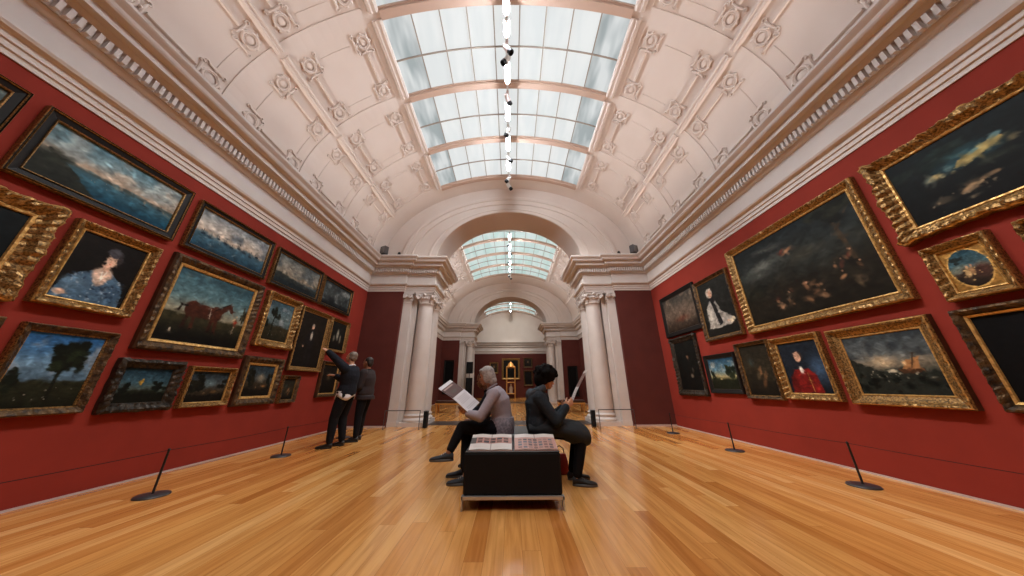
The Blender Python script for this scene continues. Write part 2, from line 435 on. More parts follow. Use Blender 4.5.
def sweep(mb, pts, inward):
    """mitred sweep of PROF; inward(k) gives the side normal of segment k"""
    nrm = []
    for i in range(len(pts) - 1):
        d = Vector((pts[i + 1][0] - pts[i][0], pts[i + 1][1] - pts[i][1])).normalized()
        nrm.append(Vector((d.y, -d.x)) * inward)
    cols = []
    for i, p in enumerate(pts):
        if i == 0: m = nrm[0]
        elif i == len(pts) - 1: m = nrm[-1]
        else:
            m = nrm[i - 1] + nrm[i]; m = m / (1 + nrm[i - 1].dot(nrm[i]))
        cols.append([(p[0] + m.x * q, p[1] + m.y * q, z) for q, z in PROF])
    mb.grid(cols, 0, False)
    # dentils
    for i in range(len(pts) - 1):
        a = Vector(pts[i]); b = Vector(pts[i + 1]); L = (b - a).length; d = (b - a) / L; n = nrm[i]
        # how the corners shorten or lengthen the run at the dentil face
        s0 = 0.0; s1 = L
        if i > 0: s0 = (nrm[i - 1].dot(d)) * 0.17
        if i < len(nrm) - 1: s1 = L - (nrm[i + 1].dot(-d)) * 0.17
        pitch = 0.072; cnt = int((s1 - s0) / pitch)
        if cnt < 1: continue
        st = s0 + ((s1 - s0) - cnt * pitch) / 2 + pitch / 2
        for c in range(cnt):
            m = a + d * (st + c * pitch)
            vs_ = []
            for q in (0.11, 0.19):
                for w in (-0.020, 0.020):
                    for z in (4.505, 4.625):
                        v = m + d * w + n * q; vs_.append((v.x, v.y, z))
            mb.add(vs_, [(4, 6, 7, 5), (0, 4, 5, 1), (2, 3, 7, 6), (0, 2, 6, 4), (1, 5, 7, 3)], 0)
def all_path():
    pts = [(-WX, R1[0])]
    pts += passage(R1[1], R2[0]); pts += passage(R2[1], R3[0]); pts += [(-WX, R3[1]), (0.0, R3[1])]
    return pts
n_ = 3
for sgn in (1, -1):
    P = [(sgn * x, y) for x, y in all_path()]
    mb = MB(); sweep(mb, P, sgn)
    for (a, b) in ((R1[1], R2[0]), (R2[1], R3[0])):     # solid core over the columns
        xs = sorted((-3.45 * sgn, -2.481 * sgn)); mb.box(xs[0], xs[1], a + 0.121, b - 0.121, 3.881, 4.975)
        xs = sorted((-WX * sgn, -3.401 * sgn)); mb.box(xs[0], xs[1], a + 0.001, b - 0.001, 3.881, 4.975)
    structure(mb, 'trim_%d' % n_, STONE); n_ += 1

# red piers beside the openings, pilasters, cores, arches
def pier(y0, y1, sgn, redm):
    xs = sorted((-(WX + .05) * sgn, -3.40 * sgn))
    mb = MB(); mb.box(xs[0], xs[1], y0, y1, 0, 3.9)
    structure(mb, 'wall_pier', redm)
    mb = MB(); mb.box(xs[0] if sgn > 0 else xs[0], xs[1], y0 - 0.015, y0, 0, 0.04); structure(mb, 'baseboard_pier', SKIRT)
    mb = MB()                                          # white jamb: two pilasters and a recessed core
    def bx(x0, x1, a, b, z0, z1):
        q = sorted((x0 * sgn, x1 * sgn)); mb.box(q[0], q[1], a, b, z0, z1)
    for a, b in ((y0 + 0.115, y0 + 0.62), (y1 - 0.62, y1 - 0.115)):
        bx(-3.405, -3.14, a, b, 0.0, 3.885)
    bx(-3.41, -3.12, y0 + 0.095, y1 - 0.095, 0.0, 0.12)
    bx(-3.1, -2.64, y0 + 0.60, y1 - 0.60, 0.0, 3.885)
    bx(-3.1, -2.78, y0 + 0.52, y1 - 0.52, 0.0, 3.885)
    bx(-3.15, -3.0, y0 + 0.28, y1 - 0.28, 0.0, 3.885)
    # pilaster capital: necking, echinus, abacus, two scrolls
    for (ya, yd) in ((y0 + 0.115, -1), (y1 - 0.115, 1)):
        for (z0, z1, e) in ((3.52, 3.55, 0.012), (3.60, 3.70, 0.02), (3.82, 3.885, 0.05)):
            yy = sorted((ya + yd * e, ya - yd * 0.3)); bx(-3.41 - e, -3.13 + e, yy[0], yy[1], z0, z1)
        for xc in (-3.36, -3.18):
            c = Vector((xc * sgn, ya + yd * 0.02, 3.74))
            mb.tube(c - Vector((0, 0.07, 0)), c + Vector((0, 0.07, 0)), 0.075, n=16)
            for rr in (0.055, 0.03): mb.torus(c + Vector((0, yd * 0.07, 0)), (0, 1, 0), rr, 0.01, 16, 6)
            mb.ball(c + Vector((0, yd * 0.07, 0)), 0.016, 8)
    structure(mb, 'wall_jamb', STONE)
for (a, b) in ((R1[1], R2[0]), (R2[1], R3[0])):
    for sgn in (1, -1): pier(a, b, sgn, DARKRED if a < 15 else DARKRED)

SOFFIT = mat('arch_soffit_plaster', (196, 178, 166), 0.7)
def arch_wall(y, face, yb):
    """lunette wall with the arched opening; face -1 looks to the camera; yb is the far side"""
    mb = MB(); n = 40
    def el(a, b, i, yy, e=0): t = math.pi * i / n; return (a * math.cos(t), yy, VZ + b * math.sin(t))
    def band(a0, b0, a1, b1, ya, yb_): mb.grid([[el(a0, b0, i, ya), el(a1, b1, i, yb_)] for i in range(n + 1)], 0, abs(ya - yb_) > 1e-6 or True)
    f = face
    yw = y
    S = [(VA + 0.3, VB + 0.3, yw), (3.72, 2.60, yw), (3.70, 2.585, yw + f * 0.05), (3.64, 2.54, yw + f * 0.07), (3.56, 2.47, yw + f * 0.06), (3.54, 2.45, yw + f * 0.02), (3.38, 2.32, yw + f * 0.02),
         (3.36, 2.30, yw + f * 0.045), (3.33, 2.28, yw + f * 0.045), (3.31, 2.26, yw + f * 0.005), (2.80, 2.12, yw + f * 0.005), (2.78, 2.10, yw + f * 0.03), (2.72, 2.06, yw + f * 0.04), (2.68, 2.04, yw + f * 0.02),
         (2.50, 1.96, yw + f * 0.02), (2.48, 1.94, yw - f * 0.01)]
    for i in range(len(S) - 1): band(S[i][0], S[i][1], S[i + 1][0], S[i + 1][1], S[i][2], S[i + 1][2])
    return mb
n_ = 1
for (a, b) in ((R1[1], R2[0]), (R2[1], R3[0])):
    mb = arch_wall(a + 0.1, -1, b)
    mb2 = arch_wall(b - 0.1, 1, a)
    mb.add(mb2.v, mb2.f, 0, False)
    n = 48; rows = []
    for i in range(n + 1):
        t = math.pi * i / n; rows.append([(2.48 * math.cos(t), y, VZ + 1.94 * math.sin(t)) for y in (a + 0.11, a + 0.35, b - 0.35, b - 0.11)])
    mb.grid(rows, 1, True)
    for sgn in (1, -1):
        q = sorted((2.47 * sgn, 4.6 * sgn)); mb.box(q[0], q[1], a + 0.15, b - 0.15, 4.9, 5.0, 0)
    structure(mb, 'wall_arch', [PLASTER, SOFFIT], normals=False)
mb = MB()   # lunette over the back wall is part of it; nothing more needed

# ------------------------------------------------------------------ columns
def column_proto():
    t = thing('column', '', 'column')
    mb = MB(); mb.box(-0.33, 0.33, -0.33, 0.33, 0, 0.11)
    mb.lathe([(0.31, 0.11), (0.325, 0.135), (0.325, 0.16), (0.31, 0.19), (0.285, 0.20), (0.275, 0.225), (0.285, 0.245), (0.298, 0.265), (0.292, 0.29), (0.265, 0.30), (0.262, 0.32)])
    mb.build('plinth', STONE, t)
    mb = MB(); pr = []
    for i in range(25):
        u = i / 24; z = 0.32 + u * (3.50 - 0.32); r = 0.258 - 0.036 * u ** 1.7
        pr.append((r, z))
    pr += [(0.235, 3.505), (0.24, 3.52), (0.235, 3.535), (0.222, 3.54)]
    mb.lathe(pr, n=40); mb.build('shaft', STONE, t)
    mb = MB()
    mb.lathe([(0.222, 3.53), (0.225, 3.62), (0.25, 3.65), (0.275, 3.69), (0.27, 3.73), (0.24, 3.75), (0.24, 3.8)], n=32)
    # four diagonal scroll pairs, leaves and a concave abacus
    for k4 in range(4):
        a = math.pi / 4 + k4 * math.pi / 2; d = Vector((math.cos(a), math.sin(a), 0)); tdir = Vector((-d.y, d.x, 0))
        c = d * 0.315 + Vector((0, 0, 3.735))
        for s in (-1, 1):
            ax = (tdir * 1.0 + d * 0.45 * s * 0).normalized()
            pts = []; rr = []
            for i in range(22):
                th = -math.pi / 2 + i / 21 * 3.6 * math.pi; R = 0.085 * (1 - i / 26)
                pts.append(c + tdir * (0.04 * s) + d * (R * math.cos(th)) + Vector((0, 0, R * math.sin(th)))); rr.append(0.018 * (1 - i / 50))
            mb.path(pts, rr, 6)
        mb.tube(c - tdir * 0.045, c + tdir * 0.045, 0.062, n=14)
        mb.path([d * 0.22 + Vector((0, 0, 3.80)), d * 0.28 + Vector((0, 0, 3.825)), d * 0.33 + Vector((0, 0, 3.80))], [0.03, 0.035, 0.02], 8)
        mb.ball(d * 0.235 + Vector((0, 0, 3.6)), (0.04, 0.04, 0.07), 8)
    for k4 in range(4):
        a = k4 * math.pi / 2; d = Vector((math.cos(a), math.sin(a), 0)); tdir = Vector((-d.y, d.x, 0))
        mb.ball(d * 0.265 + Vector((0, 0, 3.80)), (0.05, 0.05, 0.045), 10)
        for s in (-1, 0, 1): mb.ball(d * 0.262 + tdir * 0.075 * s + Vector((0, 0, 3.69)), (0.026, 0.026, 0.036), 8)
        mb.path([d * 0.27 + tdir * 0.20 + Vector((0, 0, 3.79)), d * 0.255 + Vector((0, 0, 3.765)), d * 0.27 - tdir * 0.20 + Vector((0, 0, 3.79))], 0.018, 6)
    rowb = []
    for z, e in ((3.80, -0.02), (3.83, 0.0), (3.85, 0.0), (3.855, 0.02), (3.88, 0.02)):
        row = []
        for k4 in range(4):
            a = k4 * math.pi / 2
            for j in range(9):
                w = -1 + 2 * j / 8; x = 0.225 + e + 0.075 * w * w; y = w * (0.30 + e)
                row.append((x * math.cos(a) - y * math.sin(a), x * math.sin(a) + y * math.cos(a), z))
        rowb.append(row)
    mb.grid(rowb, 0, False, True); mb.add(rowb[0], [tuple(range(36))], 0); mb.add(rowb[-1], [tuple(range(36))], 0)
    mb.build('capital', STONE, t)
    return t
col0 = column_proto(); first = True
labels = {}
for ri, (a, b) in enumerate(((R1[1], R2[0]), (R2[1], R3[0]))):
    for sgn in (-1, 1):
        for f, y in ((0, a + 0.35), (1, b - 0.35)):
            c = col0 if first else copy_tree(col0); first = False
            c.location = (sgn * 2.73, y, 0.0)
            side = 'left' if sgn < 0 else 'right'
            if ri == 0 and f == 0: lb = 'tall white column with scrolled capital at %s front of the nearest archway' % side
            elif ri == 0: lb = 'white column standing right behind the front %s column of the nearest archway' % side
            elif f == 0: lb = 'small-looking white column at %s front of the second, farther archway' % side
            else: lb = 'white column behind the %s front column of the second, farther archway' % side
            c['label'] = lb; c['group'] = 'columns of the archways'

# ------------------------------------------------------------------ lamps on the ceiling track
TUBEGLOW = mat('lit_lamp_tube', (255, 250, 242), 0.4, emis=(238, 246, 255), estr=P_TUBE)
PINKMETAL = mat('pinkish_white_metal', (214, 196, 194), 0.4)
def aim(o, target):
    d = Vector(target) - o.location; o.rotation_euler = d.to_track_quat('-Z', 'Y').to_euler()
def track(y0, y1, label, crown=7.98):
    mb = MB(); zt = 7.62
    mb.box(-0.02, 0.02, y0, y1, zt - 0.02, zt + 0.02); 
    o = mb.build('lighting_track', WHITEMETAL); tag(o, label, 'track')
    m = MB()
    n = max(2, int((y1 - y0) / 1.6))
    return o
HOUSING = mat('grey_lamp_housing', (120, 118, 116), 0.5)
def tube_lamp(y, label, length=0.55, group='bright tube lamps on the ceiling track', power=1.0):
    t = thing('tube_lamp', label, 'lamp', (0, y, 7.52), group=group)
    mb = MB(); L = length
    mb.path([(0, -L / 2, 0), (0, -L / 2 + 0.05, -0.0), (0, L / 2 - 0.05, 0), (0, L / 2, 0)], [0.03, 0.042, 0.042, 0.03], 12)
    mb.build('tube', TUBEGLOW, t)
    mb = MB(); mb.box(-0.025, 0.025, -L / 2 - 0.02, L / 2 + 0.02, 0.05, 0.082); mb.bbox(-0.065, 0.065, -L / 2 - 0.01, L / 2 + 0.01, 0.045, 0.055, 0.004); mb.build('housing', HOUSING, t)  # the broad plate is added to shield the skylight beams from the tube
    for s in (-1, 1):
        mb = MB(); mb.bbox(-0.03, 0.03, s * (L / 2 + 0.005) - 0.02, s * (L / 2 + 0.005) + 0.02, -0.035, 0.045, 0.006); mb.build('end_cap', WHITEMETAL, t)
    return t
def spot_head(y, tgt, label, metal=WHITEMETAL, energy=0, size=75, zt=7.60, dark=False, group=None, col=(1.0, 0.9, 0.78)):
    t = thing('spotlight', label, 'spotlight', (0, y, zt), group=group)
    mb = MB(); mb.bbox(-0.03, 0.03, -0.07, 0.07, -0.045, 0.0, 0.008); mb.tube((0, 0, -0.045), (0, 0, -0.10), 0.012); mb.build('bracket', metal, t)
    d = (Vector(tgt) - Vector((0, y, zt - 0.18))).normalized(); c = Vector((0, 0, -0.17))
    mb = MB(); mb.tube(c - d * 0.10, c - d * 0.06, 0.035, 0.055, n=20); mb.tube(c - d * 0.06, c + d * 0.10, 0.055, 0.060, n=20, cap=True)
    mb.build('lamp_body', metal, t)
    mb = MB(); mb.tube(c + d * 0.09, c + d * 0.16, 0.060, 0.062, n=20, cap=False); mb.tube(c + d * 0.101, c + d * 0.108, 0.058, n=20); mb.build('black_baffle', BLACKMETAL, t)
    if energy:
        l = bpy.data.lights.new('spot_beam', 'SPOT'); l.energy = energy; l.spot_size = math.radians(size); l.spot_blend = 0.9
        l.shadow_soft_size = 0.07; l.color = col
        lo = bpy.data.objects.new('spot_beam', l); COL.objects.link(lo); lo.parent = t; lo.location = c + d * 0.2
        lo.rotation_euler = d.to_track_quat('-Z', 'Y').to_euler()
    return t
track(-3.6, 8.3, 'white lighting track hanging under the middle of the near skylight')
track(10.4, 18.6, 'white lighting track under the skylight beyond the first arch')
track(21.0, 27.4, 'white lighting track under the farthest skylight')
for y, L, w in ((2.96, 0.36, 'topmost, at the upper photo edge'), (3.36, 0.28, 'second from the upper photo edge'), (4.20, 0.46, 'just before the first full skylight beam'), (5.15, 0.5, 'just behind the first full skylight beam'),
                (6.15, 0.5, 'just before the last skylight beam'), (7.02, 0.42, 'nearest the end arch'), (1.2, 0.5, 'above the camera, outside the photo'), (-1.2, 0.5, 'behind the camera')):
    tube_lamp(y, 'glowing white tube lamp on the near track, ' + w, L * 0.94)
for i, y in enumerate((11.6, 12.6, 13.5, 14.6, 15.6)):
    tube_lamp(y, 'small glowing tube lamp beyond the first arch, %s in the photo' % ['topmost', 'second from the top', 'middle one', 'second lowest', 'lowest'][i], 0.5)
for i, y in enumerate((23.0, 25.4)):
    tube_lamp(y, 'tiny glowing tube lamp under the farthest skylight, %s' % ['upper one', 'lower one'][i], 0.6)
GH = 'spotlights on the ceiling tracks'
for y, sg, m, pw, lb in ((3.64, 1, PINKMETAL, .8, 'pinkish spotlight on the near track pointing right, topmost in the photo'), (3.84, -1, WHITEMETAL, .8, 'spotlight on the near track pointing left, just below the topmost one'),
                (4.70, 1, PINKMETAL, 1, 'pinkish spotlight pointing right just behind the first full skylight beam'), (5.62, -1, WHITEMETAL, 1, 'white spotlight pointing left before the second full skylight beam'),
                (6.60, 1, WHITEMETAL, 1, 'white spotlight pointing right between the two lowest near tube lamps'), (7.50, -1, WHITEMETAL, 1, 'white spotlight pointing left, last but one before the arch'), (7.88, 1, WHITEMETAL, .8, 'lowest small spotlight on the near track, just before the arch'),
                (2.25, 1, WHITEMETAL, .7, 'spotlight aimed right, above the upper photo edge'), (2.50, -1, WHITEMETAL, .7, 'spotlight aimed left, above the upper photo edge'), (0.35, 1, WHITEMETAL, .5, 'spotlight aimed right, over the camera'), (0.60, -1, WHITEMETAL, .5, 'spotlight aimed left, over the camera'),
                (-2.2, 1, WHITEMETAL, .5, 'spotlight aimed right, behind the camera'), (-1.95, -1, WHITEMETAL, .5, 'spotlight aimed left, behind the camera')):
    spot_head(y, ((sg * 4.4, y + 0.15, 0.9) if y not in (4.70, 5.62) else (sg * 3.0, 8.6, 1.6)), lb, m, P_WALL * pw * (1.45 if sg > 0 else 0.9) * (1.0 if y not in (4.70, 5.62) else 0.9), 52 if y not in (4.70, 5.62) else 70, group=GH, col=(1.0, 0.95, 0.91))
spot_head(-0.4, (0.0, 1.6, 0), 'added unseen spotlight brightening the floor, above the camera', WHITEMETAL, P_FLOOR * 0.8, 110, group=GH)  # this spot and the next are added unseen to brighten the floor
spot_head(1.75, (0.2, 3.6, 0), 'added unseen spotlight brightening the floor around the bench, above the upper photo edge', WHITEMETAL, P_FLOOR, 100, group=GH)
for i, (y, sg) in enumerate(((12.1, -1), (13.05, 1), (14.05, -1), (15.1, 1), (16.2, -1), (16.6, 1))):
    spot_head(y, (sg * 3.8, y + 0.5, 1.2), 'small spotlight beyond the first arch aimed %s, %s' % ('left' if sg < 0 else 'right', ['nearest', 'nearest', 'middle one', 'middle one', 'farthest', 'farthest'][i]), WHITEMETAL, P_WALL * 0.5, 90, group=GH)
spot_head(24.0, (0.4, 25.6, 0), 'small spotlight in the farthest room aimed at its floor', WHITEMETAL, P_WALL * 1.5, 60, col=(1, 0.78, 0.5), group=GH)
spot_head(24.4, (0.0, 27.8, 2.2), 'small spotlight in the farthest room aimed at its end wall', WHITEMETAL, P_WALL * 0.7, 60, group=GH)
spot_head(22.2, (0.0, 27.8, 5.6), 'small spotlight added in the farthest room to brighten the arched wall top', WHITEMETAL, P_WALL * 0.8, 80, col=(1, 0.9, 0.78), group=GH)  # added to make the far lunette brighter and warmer
# long fill lights added unseen above the cornice to brighten the vault
for sgn in (-1, 1):
    for (a, b, lb) in ((-3.4, 8.0, 'near room'), (10.8, 18.4, 'room beyond the first arch')):
        l = bpy.data.lights.new('added_vault_fill', 'AREA'); l.shape = 'RECTANGLE'; l.size = 0.12; l.size_y = b - a; l.energy = P_VAULT_FILL * (b - a) / 2; l.color = (1.0, 0.96, 0.94); l.spread = math.radians(95)
        o = bpy.data.objects.new('added_vault_fill', l); COL.objects.link(o); o.location = (sgn * 4.16, (a + b) / 2, 5.03)
        aim(o, (sgn * 1.6, (a + b) / 2, 8.0))
        d = Vector((-sgn * 0.62, 0, 0.78)); o.rotation_euler = Matrix((Vector((0, 1, 0)).cross(-d), Vector((0, 1, 0)), -d)).transposed().to_euler()
# ------------------------------------------------------------------ loudspeakers on the cornice
SPK = mat('grey_speaker_cloth', (98, 94, 92), 0.8)
for sgn in (-1, 1):
    side = 'left' if sgn < 0 else 'right'
    t = thing('loudspeaker', 'small grey box loudspeaker standing on the cornice in the %s corner' % side, 'loudspeaker', (sgn * 4.05, 8.2, 4.985), sgn * 0.5)
    mb = MB(); mb.bbox(-0.11, 0.11, -0.08, 0.08, 0.02, 0.30, 0.012); mb.build('cabinet', mat('grey_cabinet', (70, 66, 66), 0.6), t)
    mb = MB(); mb.bbox(-0.095, 0.095, -0.09, -0.07, 0.035, 0.285, 0.004); mb.build('grille', SPK, t)
    mb = MB(); mb.box(-0.05, 0.05, -0.05, 0.05, 0.0, 0.03); mb.build('foot', BLACKMETAL, t)
    t = thing('camera_dome', 'tiny dark dome device on the cornice beside the %s loudspeaker' % side, 'camera', (sgn * 3.55, 8.2, 4.985))
    mb = MB(); mb.lathe([(0.055, 0), (0.055, 0.03), (0.03, 0.035)], n=16); mb.build('mount', BLACKMETAL, t)
    mb = MB(); mb.ball((0, 0, 0.06), 0.045, 12); mb.build('dome', BLACK, t)

# ------------------------------------------------------------------ pictures: a small oil painter
def smooth_noise(H, W, cells, seed):
    rng = np.random.RandomState(seed); out = np.zeros((H, W)); amp = 1.0; tot = 0
    for o in range(4):
        cy = max(2, int(cells * (2 ** o) * H / max(H, W)) + 2); cxn = max(2, int(cells * (2 ** o) * W / max(H, W)) + 2)
        g = rng.rand(cy + 1, cxn + 1); yy = np.linspace(0, cy - 1e-6, H); xx = np.linspace(0, cxn - 1e-6, W)
        yi = yy.astype(int); xi = xx.astype(int); fy = (yy - yi)[:, None]; fx = (xx - xi)[None, :]
        fy = fy * fy * (3 - 2 * fy); fx = fx * fx * (3 - 2 * fx)
        a = g[yi][:, xi]; b = g[yi][:, xi + 1]; c = g[yi + 1][:, xi]; d = g[yi + 1][:, xi + 1]
        out += amp * ((a * (1 - fx) + b * fx) * (1 - fy) + (c * (1 - fx) + d * fx) * fy); tot += amp; amp *= 0.5
    return out / tot
class Pic:
    def __init__(s, w, h, seed=1, res=110):
        k = res / max(w, h); s.W = max(8, int(w * k)); s.H = max(8, int(h * k)); s.asp = w / h; s.seed = seed
        s.a = np.zeros((s.H, s.W, 3)); s.v, s.u = np.meshgrid(np.linspace(0, 1, s.H), np.linspace(0, 1, s.W), indexing='ij')
        s.n = smooth_noise(s.H, s.W, 5, seed); s.n2 = smooth_noise(s.H, s.W, 14, seed + 50)
    def vgrad(s, stops, wob=0.0):
        v = np.clip(s.v + wob * (s.n - 0.5), 0, 1)
        for k in range(3): s.a[..., k] = np.interp(v, [q[0] for q in stops], [q[1][k] for q in stops])
    def mix(s, m, c):
        m = np.clip(m, 0, 1)[..., None]; s.a = s.a * (1 - m) + np.array(c, float) * m
    def ell(s, u, v, ru, rv, c, rot=0, soft=0.25, rag=0.0, al=1.0):
        du = (s.u - u) * s.asp; dv = s.v - v; cr, sr = math.cos(rot), math.sin(rot)
        x = (du * cr + dv * sr) / (ru * s.asp); y = (-du * sr + dv * cr) / rv
        r = np.sqrt(x * x + y * y) + rag * (s.n2 - 0.5) * 2
        s.mix(al * (1 - (r - (1 - soft)) / max(soft, 1e-3)), c)
    def poly(s, P, c, al=1.0, rag=0.0):
        u = s.u + rag * (s.n2 - 0.5); v = s.v + rag * (s.n - 0.5); ins = np.zeros(u.shape, bool); n = len(P)
        for i in range(n):
            (x1, y1), (x2, y2) = P[i], P[(i + 1) % n]
            if y1 == y2: continue
            ins ^= ((y1 > v) != (y2 > v)) & (u < (x2 - x1) * (v - y1) / (y2 - y1) + x1)
        s.mix(ins * al, c)
    def line(s, P, w, c, al=1.0):
        for (x1, y1), (x2, y2) in zip(P[:-1], P[1:]):
            dx, dy = (x2 - x1) * s.asp, y2 - y1; L = dx * dx + dy * dy + 1e-9
            t = np.clip((((s.u - x1) * s.asp) * dx + (s.v - y1) * dy) / L, 0, 1)
            d = np.sqrt(((s.u - x1) * s.asp - t * dx) ** 2 + (s.v - y1 - t * dy) ** 2)
            s.mix(al * (1 - (d - w * 0.6) / (w * 0.6)), c)
    def clouds(s, c, v0, v1, th=0.5, al=0.8, k=0):
        n = smooth_noise(s.H, s.W, 4, s.seed + 7 + k)
        s.mix(al * np.clip((n - th) * 6, 0, 1) * ((s.v > v0) & (s.v < v1)), c)
    def ground(s, line, c, al=1.0, rag=0.05, below=True):
        y = np.interp(s.u[0], [q[0] for q in line], [q[1] for q in line])[None, :] + rag * (s.n2 - 0.5)
        s.mix(al * np.clip((s.v - y) * s.H * 0.7, 0, 1), c)
    def foliage(s, u, v, ru, rv, c, c2=None, n=14, seed=0):
        rng = random.Random(seed + s.seed)
        for i in range(n):
            a = rng.uniform(0, 6.28); r = rng.uniform(0, 0.9)
            cc = c if (c2 is None or rng.random() < 0.6) else c2
            s.ell(u + ru * r * math.cos(a), v + rv * r * math.sin(a), ru * 0.42, rv * 0.38, cc, soft=0.35, rag=0.5)
    def speck(s, c, box, n, w=0.012, seed=3):
        rng = random.Random(seed + s.seed)
        for i in range(n):
            u = rng.uniform(box[0], box[2]); v = rng.uniform(box[1], box[3])
            s.ell(u, v, w * rng.uniform(.6, 1.6) / s.asp, w * rng.uniform(.6, 1.5), c, rot=rng.uniform(0, 3), soft=0.5, rag=0.3, al=rng.uniform(.5, 1))
    def finish(s, amt=0.26):
        rng = random.Random(s.seed * 7 + 1); L = max(s.W, s.H)
        if L > 45:      # loose brushwork: short dabs of the local colour, a little lighter or darker
            for k in range(int(L * 5)):
                i = rng.randrange(s.H); j = rng.randrange(s.W); R = int(L * rng.uniform(0.02, 0.05)) + 2
                i0, i1, j0, j1 = max(0, i - R), min(s.H, i + R), max(0, j - R), min(s.W, j + R)
                yy, xx = np.mgrid[i0:i1, j0:j1]; a = rng.uniform(-0.7, 0.7) + (1.5 if rng.random() < 0.15 else 0); ca, sa = math.cos(a), math.sin(a)
                u = ((xx - j) * ca + (yy - i) * sa) / R; v = (-(xx - j) * sa + (yy - i) * ca) / (R * 0.35)
                m = (np.clip(1.3 - np.sqrt(u * u + v * v) * 1.3, 0, 1) * 0.55)[..., None]; c = s.a[i, j] * rng.uniform(0.72, 1.34)
                s.a[i0:i1, j0:j1] = s.a[i0:i1, j0:j1] * (1 - m) + c * m
        s.a = np.clip(s.a * (1 + amt * (s.n2 - 0.5)[..., None] * 2), 2, 255)
        return s

VARN = bpy.data.materials.new('varnished_oil_paint'); VARN.use_nodes = True
_b = VARN.node_tree.nodes['Principled BSDF']; _a = VARN.node_tree.nodes.new('ShaderNodeAttribute'); _a.attribute_name = 'paint'
VARN.node_tree.links.new(_a.outputs['Color'], _b.inputs['Base Color']); _b.inputs['Roughness'].default_value = 0.5; _b.inputs['Specular IOR Level'].default_value = 0.12
PAPER = bpy.data.materials.new('printed_paper'); PAPER.use_nodes = True
_b = PAPER.node_tree.nodes['Principled BSDF']; _a = PAPER.node_tree.nodes.new('ShaderNodeAttribute'); _a.attribute_name = 'paint'
PAPER.node_tree.links.new(_a.outputs['Color'], _b.inputs['Base Color']); _b.inputs['Roughness'].default_value = 0.5

def pic_mesh(name, pic, w, h, mapf, m, parent):
    """mapf(u, v) gives the local point; u to the right, v downwards"""
    H, W = pic.H, pic.W
    V = [mapf(j / (W - 1), i / (H - 1)) for i in range(H) for j in range(W)]
    F = [(i * W + j, (i + 1) * W + j, (i + 1) * W + j + 1, i * W + j + 1) for i in range(H - 1) for j in range(W - 1)]
    me = bpy.data.meshes.new(name); me.from_pydata(V, [], F); me.materials.append(m)
    at = me.color_attributes.new('paint', 'FLOAT_COLOR', 'POINT')
    x = np.clip(pic.a.reshape(-1, 3) / 255.0, 0, 1); x = np.where(x <= 0.04045, x / 12.92, ((x + 0.055) / 1.055) ** 2.4)
    at.data.foreach_set('color', np.concatenate([x, np.ones((len(x), 1))], 1).astype(np.float32).ravel())
    o = bpy.data.objects.new(name, me); COL.objects.link(o); o.parent = parent
    return o

GOLD = mat('gilt', (168, 130, 76), 0.40, 0.6, noise=(60, (84, 64, 38), 0.42, 0.62), bump=(110, 0.4, 0.006))  # dark mottling paints the shade of carved recesses into the gilt
GOLDBRIGHT = mat('bright_gilt', (220, 176, 104), 0.38, 0.55, noise=(30, (150, 112, 62), 0.42, 0.7))
GOLDDARK = mat('tarnished_gilt', (96, 72, 44), 0.5, 0.55, noise=(16, (44, 34, 26), 0.4, 0.65), bump=(60, 0.6, 0.012))
EBONY = mat('black_lacquered_wood', (22, 20, 19), 0.55, spec=0.2)
BRONZE = mat('dark_bronze_frame', (58, 48, 36), 0.5, 0.4, noise=(20, (30, 26, 22), 0.4, 0.65), bump=(50, 0.5, 0.01))
BROWNWOOD = mat('brown_frame_wood', (74, 48, 28), 0.45, 0.2, noise=(12, (48, 32, 20), 0.4, 0.7))
PLATE = mat('brass_plate', (190, 158, 92), 0.3, 0.9)

